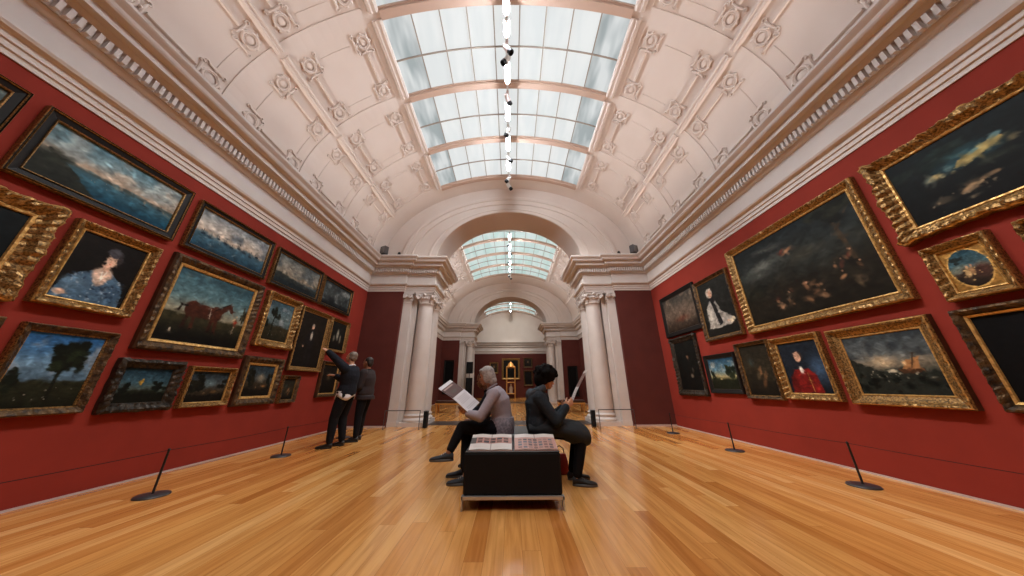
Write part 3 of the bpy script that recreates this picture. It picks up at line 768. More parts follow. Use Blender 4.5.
# profiles: (offset outwards from the picture opening as a share of the frame width, height in metres, material, carve)
FR = {
 'panorama': ([(0, .02, 0, 0), (.04, .045, 0, 0), (.13, .05, 0, 0), (.15, .035, 1, 0), (.70, .05, 1, 0), (.74, .06, 0, 0), (.82, .07, 0, 0), (.85, .06, 1, 0), (.93, .055, 1, 0), (.95, .065, 0, 0), (1, .06, 0, 0), (1, 0, 1, 0)], (GOLD, EBONY)),
 'carved_gold': ([(0, .02, 1, 0), (.04, .035, 1, 0), (.16, .04, 1, .2), (.22, .03, 0, .3), (.42, .05, 0, .8), (.6, .075, 0, 1), (.8, .09, 0, 1), (.9, .085, 1, .4), (.96, .07, 0, .6), (1, .05, 0, 1), (1, 0, 2, 0)], (GOLD, GOLDBRIGHT, EBONY)),
 'gold_inner': ([(0, .02, 1, 0), (.05, .035, 1, 0), (.24, .045, 1, 0), (.28, .035, 0, .2), (.45, .06, 0, .7), (.7, .085, 0, 1), (.88, .08, 0, .6), (.92, .07, 2, 0), (1, .05, 2, 0), (1, 0, 2, 0)], (GOLDDARK, GOLDBRIGHT, BROWNWOOD)),
 'dark_gold': ([(0, .02, 1, 0), (.06, .03, 1, 0), (.14, .03, 1, 0), (.2, .04, 0, .2), (.5, .06, 0, .8), (.8, .08, 0, .8), (.92, .07, 1, .3), (1, .05, 1, .4), (1, 0, 2, 0)], (GOLDDARK, GOLD, EBONY)),
 'black': ([(0, .02, 1, 0), (.06, .03, 1, 0), (.1, .03, 0, 0), (.6, .05, 0, 0), (.9, .06, 0, 0), (1, .05, 0, 0), (1, 0, 0, 0)], (EBONY, BRONZE)),
 'bronze': ([(0, .02, 0, 0), (.1, .035, 0, .3), (.4, .05, 0, .8), (.7, .07, 0, 1), (.9, .065, 0, .6), (1, .04, 0, 1), (1, 0, 1, 0)], (BRONZE, EBONY)),
 'scoop_gold': ([(0, .02, 1, 0), (.05, .03, 1, 0), (.12, .03, 1, 0), (.15, .025, 0, 0), (.55, .05, 0, .25), (.72, .085, 0, .7), (.86, .09, 1, .6), (.93, .08, 0, .3), (1, .06, 2, 0), (1, 0, 2, 0)], (GOLD, GOLDBRIGHT, BROWNWOOD)),
 'thin_gold': ([(0, .015, 0, 0), (.3, .03, 0, 0), (.6, .035, 0, 0), (.8, .03, 0, 0), (1, .02, 0, 0), (1, 0, 1, 0)], (GOLDBRIGHT, EBONY)),
}
def frame_mesh(mb, w, h, fw, kind, seed=0, rococo=0.0):
    prof, mats = FR[kind]; step = 0.011
    for side in range(4):
        L, O = ((w, h), (h, w), (w, h), (h, w))[side]
        n = max(2, int(L / step)); rows = []
        for i in range(n + 1):
            s = i / n; x = (s - 0.5) * L; row = []
            e = min(s, 1 - s) * L
            for (q, d, mi, cv) in prof:
                off = q * fw; xx = x * (1 + 2 * off / L)
                fade = min(1.0, e / 0.03)
                c1 = math.sin(xx * 80 + 2.0 * seed + q * 6) * 0.7 + math.sin(xx * 190 + q * 9 + seed) * 0.5
                c2 = mnoise.noise(Vector((xx * 16, q * 3 + seed * 3.1 + side * 7, 0.5)))
                dd = d + cv * (0.010 * c1 + 0.016 * c2) * fade * (1.0 + rococo)
                if rococo and q > 0.5:     # shells at corners and centres push the outline outwards
                    lump = math.exp(-(e / 0.10) ** 2) + 0.8 * math.exp(-((s - 0.5) * L / 0.12) ** 2) + 0.3 * (0.5 + 0.5 * math.cos(xx * 2 * math.pi / 0.16))
                    off += rococo * fw * 0.30 * lump * (q - 0.5) * 2 * (0.55 + 0.45 * fade) ; dd += 0.02 * lump * cv
                    if e < 0.03: pass
                    xx = x * (1 + 2 * off / L)
                y = O / 2 + off
                if side == 0: p = (xx, -dd, y)
                elif side == 1: p = (y, -dd, -xx)
                elif side == 2: p = (-xx, -dd, -y)
                else: p = (-y, -dd, xx)
                row.append(p)
            rows.append(row)
        for j in range(len(prof) - 1):
            mb.grid([[r[j], r[j + 1]] for r in rows], prof[j][2], prof[j][3] > 0 or prof[j + 1][3] > 0)
    return mats

def painting(name, label, wall, a0, a1, z0, z1, kind, fw, paint, plate=False, seed=1, rococo=0.0, res=110, group=None, cat='painting', tilt=0.0):
    """wall: left, right or end; a0..a1 is the span along the wall"""
    w = abs(a1 - a0); h = z1 - z0; cw, ch = w - 2 * fw, h - 2 * fw
    ac = (a0 + a1) / 2; zc = (z0 + z1) / 2
    if wall == 'left': loc = (-WX + 0.003, ac, zc); rz = math.pi / 2
    elif wall == 'right': loc = (WX - 0.003, ac, zc); rz = -math.pi / 2
    else: loc = (ac, wall - 0.003, zc); rz = 0
    t = thing(name, label, cat, loc, rz, group)
    mb = MB(); mats = frame_mesh(mb, cw, ch, fw, kind, seed, rococo)
    mb.box(-cw / 2 - fw * 0.9, cw / 2 + fw * 0.9, -0.012, 0.0, -ch / 2 - fw * 0.9, ch / 2 + fw * 0.9, len(mats) - 1)
    mb.build('frame', list(mats), t)
    p = Pic(cw, ch, seed, int(res * 1.3)); paint(p); p.finish()
    pic_mesh('canvas', p, cw, ch, lambda u, v: ((u - 0.5) * (cw + 0.004), -0.018, (0.5 - v) * (ch + 0.004)), VARN, t)
    if plate:
        m = MB(); m.bbox(-0.07, 0.07, -0.075, -0.055, -ch / 2 - fw * 0.62, -ch / 2 - fw * 0.36, 0.004); m.build('name_plate', PLATE, t)
    return t

# ---- what is painted
def harbour(sky, sea, land, side=0.3, ships=True):
    def f(p):
        p.vgrad([(0, sky[0]), (0.3, sky[1]), (0.52, sky[2]), (0.56, sea[0]), (1, sea[1])], 0.10)
        p.clouds(sky[3], 0, 0.5, 0.47, 0.7); p.clouds(sky[2], 0.05, 0.5, 0.52, 0.6, 3)
        p.ground([(0, .46), (.3, .53), (.7, .545), (1, .56)], land[1], 0.75, 0.03)
        p.ground([(0, .56), (.4, .585), (1, .60)], sea[0], 0.9, 0.02)
        p.mix(np.clip((p.v - 0.62) * 3, 0, 1), sea[1])
        p.ground([(0, .50 + side * .1), (.18, .58), (.30, .78), (.42, .98), (.5, 1.3), (1, 1.4)], land[0], 0.95, 0.10)
        p.foliage(0.12, 0.55, 0.09, 0.12, land[0], (38, 44, 34), 10)
        if ships:
            for (x, y, q) in ((0.55, 0.63, .03), (0.74, 0.68, .045), (0.88, 0.62, .03)):
                p.ell(x, y, q, 0.012, (30, 34, 40), soft=0.4)
                p.line([(x, y), (x, y - q * 3)], 0.006, (46, 46, 48)); p.ell(x, y - q * 1.6, q * 0.4, q * 1.2, (126, 118, 104), soft=0.6, al=0.6)
        p.speck((150, 140, 120), (0.3, 0.60, 1, 0.72), 14, 0.008)
    return f
def sea_battle(p):
    p.vgrad([(0, (120, 134, 142)), (0.35, (166, 160, 150)), (0.55, (176, 160, 142)), (0.62, (60, 90, 104)), (1, (22, 52, 70))], 0.15)
    p.clouds((86, 98, 108), 0, 0.55, 0.5, 0.8); p.clouds((190, 186, 178), 0, 0.5, 0.56, 0.6, 4)
    for i in range(9):
        x = 0.1 + i * 0.095; y = 0.62 + 0.04 * math.sin(i * 2.1)
        p.ell(x, y, 0.035, 0.04, (22, 36, 48), soft=0.5, rag=0.3); p.line([(x, y), (x, y - 0.13 - 0.05 * math.sin(i * 3))], 0.009, (40, 48, 54)); p.line([(x - .02, y), (x - .02, y - 0.1)], 0.006, (50, 58, 62))
    p.speck((150, 160, 160), (0.05, 0.68, 1, 0.9), 22, 0.012)
def grey_coast(p):
    p.vgrad([(0, (92, 102, 102)), (0.4, (138, 134, 122)), (0.62, (128, 118, 100)), (0.7, (62, 74, 80)), (1, (26, 38, 46))], 0.15)
    p.clouds((74, 84, 88), 0, 0.6, 0.5, 0.8); p.ground([(0, .58), (.3, .62), (.6, .70), (1, .74)], (40, 46, 44), 0.9, 0.06); p.ground([(0, .8), (1, .82)], (24, 34, 40), 0.8)
def storm_swirl(p):
    p.vgrad([(0, (38, 44, 46)), (0.5, (60, 66, 66)), (1, (18, 22, 24))], 0.2)
    p.clouds((128, 134, 132), 0.1, 0.8, 0.52, 0.7); p.clouds((20, 24, 26), 0, 1, 0.55, 0.8, 5)
def dark_plain(c, hl=()):
    def f(p):
        p.vgrad([(0, c), (1, tuple(x * 0.7 for x in c))], 0.2)
        for (u, v, ru, rv, cc) in hl: p.ell(u, v, ru, rv, cc, soft=0.6, rag=0.3)
    return f
def lady_blue(p):
    p.vgrad([(0, (20, 17, 15)), (1, (15, 14, 13))], 0.2)
    p.poly([(0.02, 1), (0.06, 0.78), (0.22, 0.60), (0.36, 0.52), (0.62, 0.50), (0.82, 0.62), (0.92, 0.8), (0.95, 1)], (70, 96, 118), rag=0.03)
    p.ell(0.22, 0.75, 0.20, 0.13, (84, 112, 134), rot=-0.5, soft=0.4, rag=0.15); p.ell(0.80, 0.80, 0.12, 0.2, (58, 82, 104), soft=0.5, rag=0.2)
    p.speck((150, 170, 184), (0.1, 0.6, 0.9, 0.98), 40, 0.016); p.speck((38, 56, 76), (0.1, 0.62, 0.9, 0.98), 30, 0.02, 9)
    p.ell(0.52, 0.55, 0.17, 0.12, (196, 168, 148), soft=0.3, rag=0.1)
    p.ell(0.52, 0.60, 0.12, 0.16, (206, 180, 160), soft=0.3)
    p.ell(0.53, 0.44, 0.06, 0.10, (200, 162, 138), soft=0.3)
    p.ell(0.56, 0.30, 0.095, 0.125, (216, 180, 154), rot=-0.1, soft=0.15)
    p.ell(0.55, 0.19, 0.13, 0.085, (70, 70, 76), rot=0.25, soft=0.3, rag=0.2); p.ell(0.66, 0.27, 0.05, 0.10, (48, 44, 46), soft=0.3)
    p.ell(0.52, 0.30, 0.012, 0.010, (50, 34, 28)); p.ell(0.59, 0.30, 0.012, 0.010, (50, 34, 28)); p.line([(0.545, 0.30), (0.54, 0.34)], 0.007, (176, 132, 108)); p.ell(0.55, 0.375, 0.022, 0.010, (170, 92, 80))
    p.line([(0.5, 0.5), (0.53, 0.66), (0.56, 0.50)], 0.008, (232, 226, 214)); p.ell(0.12, 0.92, 0.09, 0.05, (206, 174, 150), soft=0.3)
def horse_pic(p):
    p.vgrad([(0, (46, 76, 88)), (0.35, (82, 112, 118)), (0.58, (140, 138, 118)), (0.64, (60, 56, 38)), (1, (16, 15, 12))], 0.10)
    p.clouds((104, 124, 124), 0, 0.55, 0.55, 0.5); p.ground([(0, .61), (.5, .64), (1, .62)], (48, 46, 30), 0.95, 0.02); p.mix(np.clip((p.v - 0.68) * 4, 0, 1), (14, 14, 12))
    B = (62, 32, 22); D = (44, 22, 15)
    for x, x2, dx in ((0.27, 0.25, -0.02), (0.33, 0.335, 0.01), (0.555, 0.55, 0.0), (0.60, 0.615, 0.02)):
        p.line([(x, 0.58), (x2, 0.70), (x2 + dx * 0.3, 0.80)], 0.026, D if x2 in (0.25, 0.55) else B)
        p.ell(x2 + dx * 0.3, 0.81, 0.016, 0.012, (12, 10, 9))
    p.ell(0.43, 0.54, 0.21, 0.105, B, soft=0.12); p.ell(0.29, 0.53, 0.095, 0.125, B, soft=0.12); p.ell(0.57, 0.535, 0.095, 0.125, B, soft=0.12)
    p.poly([(0.54, 0.49), (0.68, 0.37), (0.74, 0.34), (0.76, 0.39), (0.69, 0.47), (0.62, 0.58)], B)
    p.poly([(0.72, 0.33), (0.755, 0.345), (0.80, 0.44), (0.79, 0.475), (0.76, 0.465), (0.71, 0.40)], B); p.line([(0.735, 0.34), (0.735, 0.31)], 0.008, B)
    p.line([(0.55, 0.49), (0.64, 0.40), (0.72, 0.335)], 0.010, (20, 14, 11)); p.line([(0.22, 0.50), (0.16, 0.50), (0.145, 0.58)], 0.016, (22, 14, 10))
    p.line([(0.50, 0.47), (0.515, 0.62)], 0.008, (190, 180, 160))
    p.ell(0.875, 0.60, 0.022, 0.075, (120, 44, 30), soft=0.3); p.ell(0.872, 0.50, 0.012, 0.02, (190, 150, 120), soft=0.3); p.line([(0.87, 0.67), (0.865, 0.78)], 0.012, (150, 140, 116)); p.line([(0.79, 0.46), (0.86, 0.57)], 0.004, (150, 130, 100))
    p.foliage(0.96, 0.42, 0.04, 0.20, (34, 32, 22), (48, 44, 28), 8); p.ell(0.14, 0.86, 0.014, 0.04, (170, 160, 140), soft=0.4)
def park_tree(sky1, sky2, land, u=0.55, big=True):
    def f(p):
        p.vgrad([(0, sky1), (0.45, sky2), (0.62, tuple(x * 0.8 for x in sky2)), (0.66, land), (1, tuple(x * 0.5 for x in land))], 0.12)
        p.clouds((150, 156, 160), 0.05, 0.6, 0.54, 0.6)
        p.ground([(0, .56), (.25, .68), (.6, .72), (1, .66)], land, 0.95, 0.06); p.mix(np.clip((p.v - 0.78) * 3, 0, 1), tuple(x * 0.45 for x in land))
        D = (16, 20, 14)
        p.line([(u, 0.9), (u - 0.01, 0.6), (u + 0.02, 0.35)], 0.02, D); p.foliage(u, 0.28, 0.27 if big else 0.14, 0.21, D, (30, 38, 24), 40 if big else 22)
        p.foliage(u + 0.18, 0.40, 0.13, 0.12, D, (26, 32, 20), 10); p.foliage(0.08, 0.62, 0.12, 0.16, (20, 26, 18), D, 10)
        p.speck((150, 146, 130), (0.2, 0.72, 0.9, 0.9), 10, 0.010)
    return f
def gent(bg, coat, face=(206, 164, 138), hair=(180, 172, 160), cu=0.5, hv=0.30, s=1.0, full=False, lace=(226, 220, 208), sky=None):
    def f(p):
        p.vgrad([(0, bg), (1, tuple(x * 0.7 for x in bg))], 0.2)
        if sky: p.ell(0.85, 0.55, 0.32, 0.35, sky, soft=0.8, rag=0.3, al=0.8)
        if full:
            p.line([(cu - 0.05, 0.6), (cu - 0.06, 0.93)], 0.035, coat); p.line([(cu + 0.06, 0.6), (cu + 0.10, 0.93)], 0.035, coat)
            p.ell(cu, 0.50, 0.15, 0.20, coat, soft=0.2, rag=0.1); p.ell(cu + 0.01, 0.42, 0.05, 0.10, lace, soft=0.4, rag=0.2, al=0.8)
            p.line([(cu - 0.12, 0.4), (cu - 0.22, 0.60)], 0.03, coat); p.ell(cu - 0.22, 0.63, 0.03, 0.02, face)
            p.ell(cu, 0.25, 0.055 * s, 0.05 * s, face, soft=0.2); p.ell(cu, 0.215, 0.07 * s, 0.03 * s, hair, soft=0.4)
        else:
            p.poly([(cu - 0.40, 1), (cu - 0.34, 0.72), (cu - 0.20, 0.55), (cu + 0.16, 0.53), (cu + 0.30, 0.66), (cu + 0.34, 1)], coat, rag=0.03)
            p.ell(cu - 0.28, 0.82, 0.12, 0.2, tuple(x * 0.75 for x in coat), soft=0.5)
            p.ell(cu - 0.02, 0.56, 0.055, 0.09, lace, soft=0.4, rag=0.2)
            p.ell(cu, hv + 0.02, 0.135 * s, 0.13 * s, hair, soft=0.3, rag=0.1); p.ell(cu - 0.02, hv + 0.03, 0.10 * s, 0.12 * s, face, soft=0.15)
            for q in (-0.055, 0.015): p.ell(cu + q, hv + 0.015, 0.014, 0.009, (48, 34, 28), soft=0.4)
            p.line([(cu - 0.025, hv + 0.02), (cu - 0.035, hv + 0.055)], 0.008, tuple(x * 0.85 for x in face)); p.ell(cu - 0.025, hv + 0.085, 0.025, 0.008, (160, 84, 72), soft=0.4)
            p.line([(cu + 0.1, 0.62), (cu + 0.12, 0.98)], 0.008, (196, 156, 80), 0.7)
    return f
def bishop(p):
    p.vgrad([(0, (34, 36, 34)), (1, (24, 24, 22))], 0.2)
    p.ell(0.38, 0.50, 0.17, 0.24, (30, 30, 32), soft=0.2, rag=0.1)
    p.poly([(0.18, 0.45), (0.34, 0.36), (0.5, 0.42), (0.62, 0.62), (0.90, 0.76), (0.86, 0.84), (0.40, 0.88), (0.12, 0.84)], (150, 146, 138), rag=0.06)
    p.ell(0.24, 0.62, 0.12, 0.18, (172, 168, 158), soft=0.4, rag=0.2); p.ell(0.55, 0.74, 0.18, 0.07, (160, 156, 148), rot=0.4, soft=0.4, rag=0.2)
    p.poly([(0.33, 0.34), (0.44, 0.34), (0.58, 0.80), (0.46, 0.84)], (28, 28, 30))
    p.ell(0.36, 0.22, 0.12, 0.095, (196, 188, 172), soft=0.25, rag=0.1); p.ell(0.38, 0.24, 0.075, 0.085, (204, 160, 134), soft=0.2)
    p.ell(0.36, 0.235, 0.01, 0.008, (50, 36, 30)); p.ell(0.42, 0.235, 0.01, 0.008, (50, 36, 30)); p.ell(0.39, 0.285, 0.02, 0.007, (150, 86, 74))
    p.poly([(0.76, 0.78), (0.92, 0.74), (0.95, 0.80), (0.8, 0.85)], (196, 186, 160)); p.ell(0.74, 0.79, 0.04, 0.02, (200, 156, 130), soft=0.3)
def mythic(p):
    p.vgrad([(0, (22, 27, 29)), (0.35, (40, 45, 43)), (0.6, (34, 33, 27)), (1, (12, 12, 11))], 0.25)
    p.ell(0.26, 0.32, 0.26, 0.09, (96, 100, 94), rot=-0.15, soft=0.9, rag=0.5); p.ell(0.20, 0.42, 0.20, 0.05, (66, 70, 66), soft=0.9, rag=0.5); p.ell(0.34, 0.14, 0.20, 0.05, (72, 76, 72), rot=0.1, soft=0.8, rag=0.4); p.ell(0.60, 0.38, 0.2, 0.10, (54, 54, 46), soft=0.9, rag=0.5)
    p.ell(0.50, 0.27, 0.06, 0.025, (140, 104, 76), rot=-0.4, soft=0.5, rag=0.4); p.ell(0.46, 0.25, 0.03, 0.02, (120, 60, 46), rot=-0.8, soft=0.5, rag=0.4); p.foliage(0.13, 0.62, 0.14, 0.10, (22, 24, 20), (36, 36, 28), 14)
    p.line([(0.84, 0.05), (0.90, 0.72)], 0.022, (62, 50, 36)); p.line([(0.86, 0.3), (0.97, 0.12)], 0.012, (50, 42, 32)); p.foliage(0.88, 0.10, 0.16, 0.13, (18, 20, 17), (34, 36, 28), 20); p.ground([(0, .72), (.3, .66), (.6, .62), (.8, .66), (1, .6)], (30, 27, 21), 0.8, 0.08)
    r = random.Random(4)
    for i in range(30):
        u = 0.28 + 0.62 * r.random(); v = 0.68 + 0.20 * r.random() - 0.12 * (u > 0.7); s = r.uniform(0.02, 0.036)
        p.ell(u, v, s * 0.6, s * 1.6, r.choice([(128, 94, 66), (96, 70, 50), (84, 46, 36), (70, 68, 62), (150, 116, 86), (60, 52, 40)]), rot=r.uniform(-1.2, 1.2), soft=0.6, rag=0.6)
        if i % 2: p.ell(u + 0.005, v - s * 1.7, 0.008, 0.012, (160, 124, 96), soft=0.4)
    p.ell(0.87, 0.82, 0.035, 0.055, (96, 82, 62), soft=0.4, rag=0.1); p.ell(0.885, 0.81, 0.022, 0.038, (48, 42, 34), soft=0.4)
def night_figures(p):
    p.vgrad([(0, (14, 22, 24)), (1, (12, 13, 13))], 0.25); q = 0.60
    p.foliage(0.4 * q, 0.25, 0.35 * q, 0.15, (18, 28, 26), (28, 38, 34), 16); p.foliage(0.9, 0.3, 0.2, 0.3, (16, 20, 18), None, 10)
    p.ell(0.62 * q, 0.38, 0.30 * q, 0.15, (44, 84, 96), rot=-0.08, soft=0.8, rag=0.5)
    p.poly([(0.50 * q, 0.46), (0.56 * q, 0.38), (0.86 * q, 0.30), (0.90 * q, 0.36), (0.60 * q, 0.50)], (162, 146, 92), rag=0.04)
    for u, v, a, b, c in ((0.30, 0.47, .04, .05, (110, 132, 128)), (0.34, 0.46, .05, .045, (186, 164, 110)), (0.40, 0.48, .03, .04, (150, 146, 112)), (0.47, 0.42, .035, .06, (96, 124, 124)), (0.49, 0.50, .03, .03, (176, 156, 108)), (0.70, 0.36, .08, .03, (92, 132, 136)), (0.86, 0.30, .06, .035, (100, 138, 142)), (0.60, 0.33, .08, .025, (60, 92, 98)), (0.95, 0.42, .05, .05, (84, 80, 60))):
        p.ell(u * q, v, a * q, b, c, rot=-0.3, soft=0.6, rag=0.5)
    p.line([(0.46 * q, 0.80), (0.56 * q, 0.74), (0.74 * q, 0.71)], 0.022, (132, 108, 80)); p.line([(0.50 * q, 0.82), (0.62 * q, 0.75)], 0.014, (160, 138, 106)); p.ell(0.30 * q, 0.80, 0.10 * q, 0.05, (70, 64, 52), soft=0.6, rag=0.5)
    p.speck((120, 108, 88), (0.12, 0.72, 0.8 * q, 0.95), 18, 0.018); p.ell(0.8 * q, 0.55, 0.2 * q, 0.06, (44, 50, 42), soft=0.8, rag=0.5)
def tondo_pic(p):
    p.vgrad([(0, (150, 112, 56)), (1, (132, 96, 46))], 0.2)
    p.speck((196, 152, 82), (0, 0, 1, 1), 30, 0.03)
    m = np.sqrt(((p.u - .5) / .45) ** 2 + ((p.v - .5) / .45) ** 2)
    p.mix((m < 1.06) * (m > 0.98), (206, 164, 92)); ins = (m < 0.98) * 1.0
    bak = p.a.copy(); p.vgrad([(0, (26, 52, 66)), (0.4, (60, 88, 96)), (0.5, (110, 116, 104)), (0.6, (52, 40, 32)), (1, (30, 24, 20))], 0.2)
    p.foliage(0.30, 0.28, 0.2, 0.12, (24, 30, 28), (30, 40, 40), 10); p.ell(0.72, 0.6, 0.25, 0.22, (66, 44, 38), soft=0.6, rag=0.3)
    p.ell(0.42, 0.62, 0.09, 0.12, (170, 142, 100), soft=0.4, rag=0.4); p.ell(0.52, 0.58, 0.08, 0.10, (140, 108, 76), soft=0.4, rag=0.4); p.ell(0.44, 0.48, 0.035, 0.045, (196, 160, 124), soft=0.3); p.ell(0.54, 0.46, 0.03, 0.04, (180, 140, 108), soft=0.3); p.speck((190, 160, 110), (0.3, 0.5, 0.7, 0.8), 14, 0.02)
    p.a = p.a * ins[..., None] + bak * (1 - ins[..., None])
def shipwreck(p):
    p.vgrad([(0, (54, 62, 66)), (0.3, (84, 92, 94)), (0.5, (120, 112, 96)), (0.62, (40, 46, 42)), (1, (16, 18, 16))], 0.2)
    p.clouds((44, 52, 58), 0, 0.4, 0.48, 0.8); p.ell(0.42, 0.46, 0.22, 0.14, (188, 170, 138), soft=0.8, rag=0.5)
    p.ground([(0, .42), (.2, .52), (.4, .66), (.6, .64), (.8, .6), (1, .66)], (34, 38, 34), 0.95, 0.12)
    p.poly([(0.60, 0.62), (0.70, 0.44), (0.84, 0.42), (0.80, 0.62)], (154, 112, 72), rag=0.03); p.poly([(0.56, 0.60), (0.60, 0.66), (0.80, 0.66), (0.86, 0.60)], (70, 46, 30)); p.line([(0.70, 0.66), (0.80, 0.36)], 0.01, (60, 44, 30)); p.ell(0.66, 0.5, 0.04, 0.06, (190, 160, 118), soft=0.5, rag=0.3)
    p.ell(0.5, 0.62, 0.07, 0.04, (196, 186, 160), soft=0.6, rag=0.5); p.speck((150, 146, 126), (0.2, 0.62, 0.9, 0.8), 30, 0.016); p.speck((10, 14, 12), (0, 0.66, 1, 0.98), 24, 0.05)
def wood_blue(p):
    p.vgrad([(0, (30, 60, 82)), (0.4, (86, 120, 136)), (0.6, (150, 140, 100)), (0.7, (36, 40, 26)), (1, (18, 20, 14))], 0.15)
    p.clouds((160, 160, 150), 0.1, 0.6, 0.5, 0.7); p.foliage(0.78, 0.42, 0.2, 0.25, (20, 28, 22), (34, 42, 28), 16); p.foliage(0.12, 0.5, 0.12, 0.2, (20, 26, 18), None, 8); p.ground([(0, .74), (1, .72)], (26, 30, 20), 0.95, 0.06); p.ell(0.4, 0.68, 0.06, 0.03, (176, 160, 110), soft=0.5)
def woodland_dark(hl=(90, 104, 108), warm=(96, 74, 46)):
    def f(p):
        p.vgrad([(0, (34, 46, 54)), (0.4, (58, 68, 72)), (0.6, (54, 46, 34)), (1, (18, 16, 13))], 0.25)
        p.ell(0.55, 0.4, 0.2, 0.18, hl, soft=0.8, rag=0.4); p.ell(0.7, 0.68, 0.12, 0.06, warm, soft=0.7, rag=0.4)
        p.foliage(0.2, 0.4, 0.2, 0.3, (18, 20, 16), (28, 28, 20), 16); p.foliage(0.88, 0.5, 0.12, 0.25, (18, 20, 16), None, 8); p.ground([(0, .74), (.5, .8), (1, .72)], (20, 18, 14), 0.9, 0.08)
        p.ell(0.45, 0.72, 0.03, 0.05, (110, 86, 60), soft=0.5, rag=0.3)
    return f
def yellow_tree(p):
    p.vgrad([(0, (24, 46, 60)), (0.4, (52, 80, 92)), (0.62, (70, 84, 80)), (0.7, (24, 28, 20)), (1, (12, 14, 11))], 0.2)
    p.foliage(0.42, 0.40, 0.07, 0.11, (168, 132, 52), (126, 96, 38), 9); p.foliage(0.8, 0.55, 0.18, 0.18, (14, 20, 16), (24, 30, 24), 14); p.foliage(0.15, 0.6, 0.14, 0.2, (14, 18, 14), (28, 32, 26), 10); p.ground([(0, .74), (1, .72)], (16, 18, 13), 0.95, 0.08)
def dim_figures(p):
    p.vgrad([(0, (34, 32, 26)), (0.5, (44, 40, 30)), (1, (18, 16, 13))], 0.3)
    for (u, v, c) in ((0.55, 0.55, (120, 88, 60)), (0.68, 0.62, (96, 72, 48)), (0.45, 0.62, (70, 60, 44)), (0.6, 0.75, (84, 60, 40))): p.ell(u, v, 0.08, 0.13, c, rot=0.3, soft=0.6, rag=0.5)
    p.ell(0.3, 0.35, 0.14, 0.12, (52, 60, 56), soft=0.8, rag=0.5)

PT = painting; G = 'framed pictures hung close together on the red walls'
PT('painting', 'sea and coast view in a black and gold frame, cut by the upper left edge', 'left', 0.398, 1.865, 3.123, 3.662, 'panorama', .09, harbour(((60, 84, 92), (88, 104, 104), (110, 112, 104), (120, 126, 124)), ((50, 84, 96), (20, 50, 64)), ((26, 28, 24), (44, 48, 44))), seed=2, group=G)
PT('painting', 'long bay panorama with small ships, largest of the top row on the left wall', 'left', 1.976, 3.344, 2.877, 3.661, 'panorama', .10, harbour(((74, 110, 124), (116, 140, 146), (172, 150, 128), (150, 160, 158)), ((56, 92, 106), (14, 56, 76)), ((30, 31, 24), (60, 62, 54))), seed=5, res=150, group=G)
PT('painting', 'busy sea with many masts under pale clouds, second along the top left row', 'left', 3.461, 4.843, 2.886, 3.639, 'panorama', .08, sea_battle, seed=8, group=G)
PT('painting', 'grey coast under a cloudy sky, third along the top row of the left wall', 'left', 4.954, 6.369, 2.875, 3.627, 'panorama', .08, grey_coast, seed=11, group=G)
PT('painting', 'dark stormy sky picture, last of the top left row beside the end wall', 'left', 6.435, 7.748, 2.874, 3.605, 'panorama', .07, storm_swirl, seed=13, res=80, group=G)
PT('painting', 'dark picture in a heavy ornate gold frame, cut by the left edge, middle row', 'left', 1.006, 2.435, 1.812, 2.726, 'carved_gold', .15, dark_plain((16, 22, 24)), seed=4, rococo=0.8, group=G)
PT('painting', 'portrait of a lady in a blue patterned dress and grey cap, gold frame', 'left', 2.541, 3.290, 1.816, 2.725, 'carved_gold', .095, lady_blue, plate=True, seed=6, group=G)
PT('painting', 'gold-framed picture of a brown horse standing side-on under a blue sky', 'left', 3.451, 4.923, 1.487, 2.775, 'gold_inner', .15, horse_pic, plate=True, seed=7, res=140, group=G)
PT('painting', 'upright blue landscape in a carved gold frame, directly right of the horse picture', 'left', 5.050, 5.913, 1.745, 2.743, 'carved_gold', .13, park_tree((60, 84, 96), (92, 110, 112), (46, 42, 28), 0.3, False), seed=9, res=80, rococo=0.4, group=G)
PT('painting', 'tall dark portrait of a standing man with pale waistcoat on the left wall', 'left', 5.983, 7.027, 1.360, 2.712, 'scoop_gold', .09, gent((30, 26, 22), (26, 24, 24), (196, 152, 124), (150, 140, 128), 0.5, full=True, lace=(206, 198, 180)), seed=10, res=90, group=G)
PT('painting', 'small pale-figured picture in a thin gold frame above the visitor raising an arm', 'left', 7.074, 7.881, 1.871, 2.701, 'scoop_gold', .07, dark_plain((26, 28, 26), ((0.5, 0.45, 0.10, 0.25, (150, 146, 130)), (0.7, 0.6, 0.07, 0.2, (120, 112, 96)), (0.3, 0.6, 0.08, 0.16, (106, 100, 88)))), seed=12, res=60, group=G)
PT('painting', 'landscape with a tall dark tree against a bright blue sky in a plain black frame', 'left', 2.609, 3.291, 0.799, 1.634, 'dark_gold', .075, park_tree((34, 84, 138), (96, 128, 152), (34, 36, 24), 0.6), seed=14, group=G)
PT('painting', 'dusky landscape with a yellow-leaved tree in a dark ornate silver-black frame', 'left', 3.422, 4.099, 0.789, 1.360, 'bronze', .09, yellow_tree, seed=16, rococo=0.7, group=G)
PT('painting', 'small dark woodland picture in a bright narrow gilded frame on the lowest left row', 'left', 4.200, 4.902, 0.779, 1.335, 'carved_gold', .07, woodland_dark((92, 112, 116)), seed=17, res=80, group=G)
PT('painting', 'small dark landscape in a deep brown and gold stepped frame under the upright blue landscape', 'left', 4.998, 5.876, 0.748, 1.557, 'gold_inner', .15, woodland_dark((130, 122, 104), (120, 84, 50)), seed=18, res=80, group=G)
PT('painting', 'tiny dim picture in a dark frame under the tall portrait of the standing man', 'left', 5.976, 6.430, 0.743, 1.264, 'dark_gold', .07, dim_figures, seed=19, res=60, group=G)
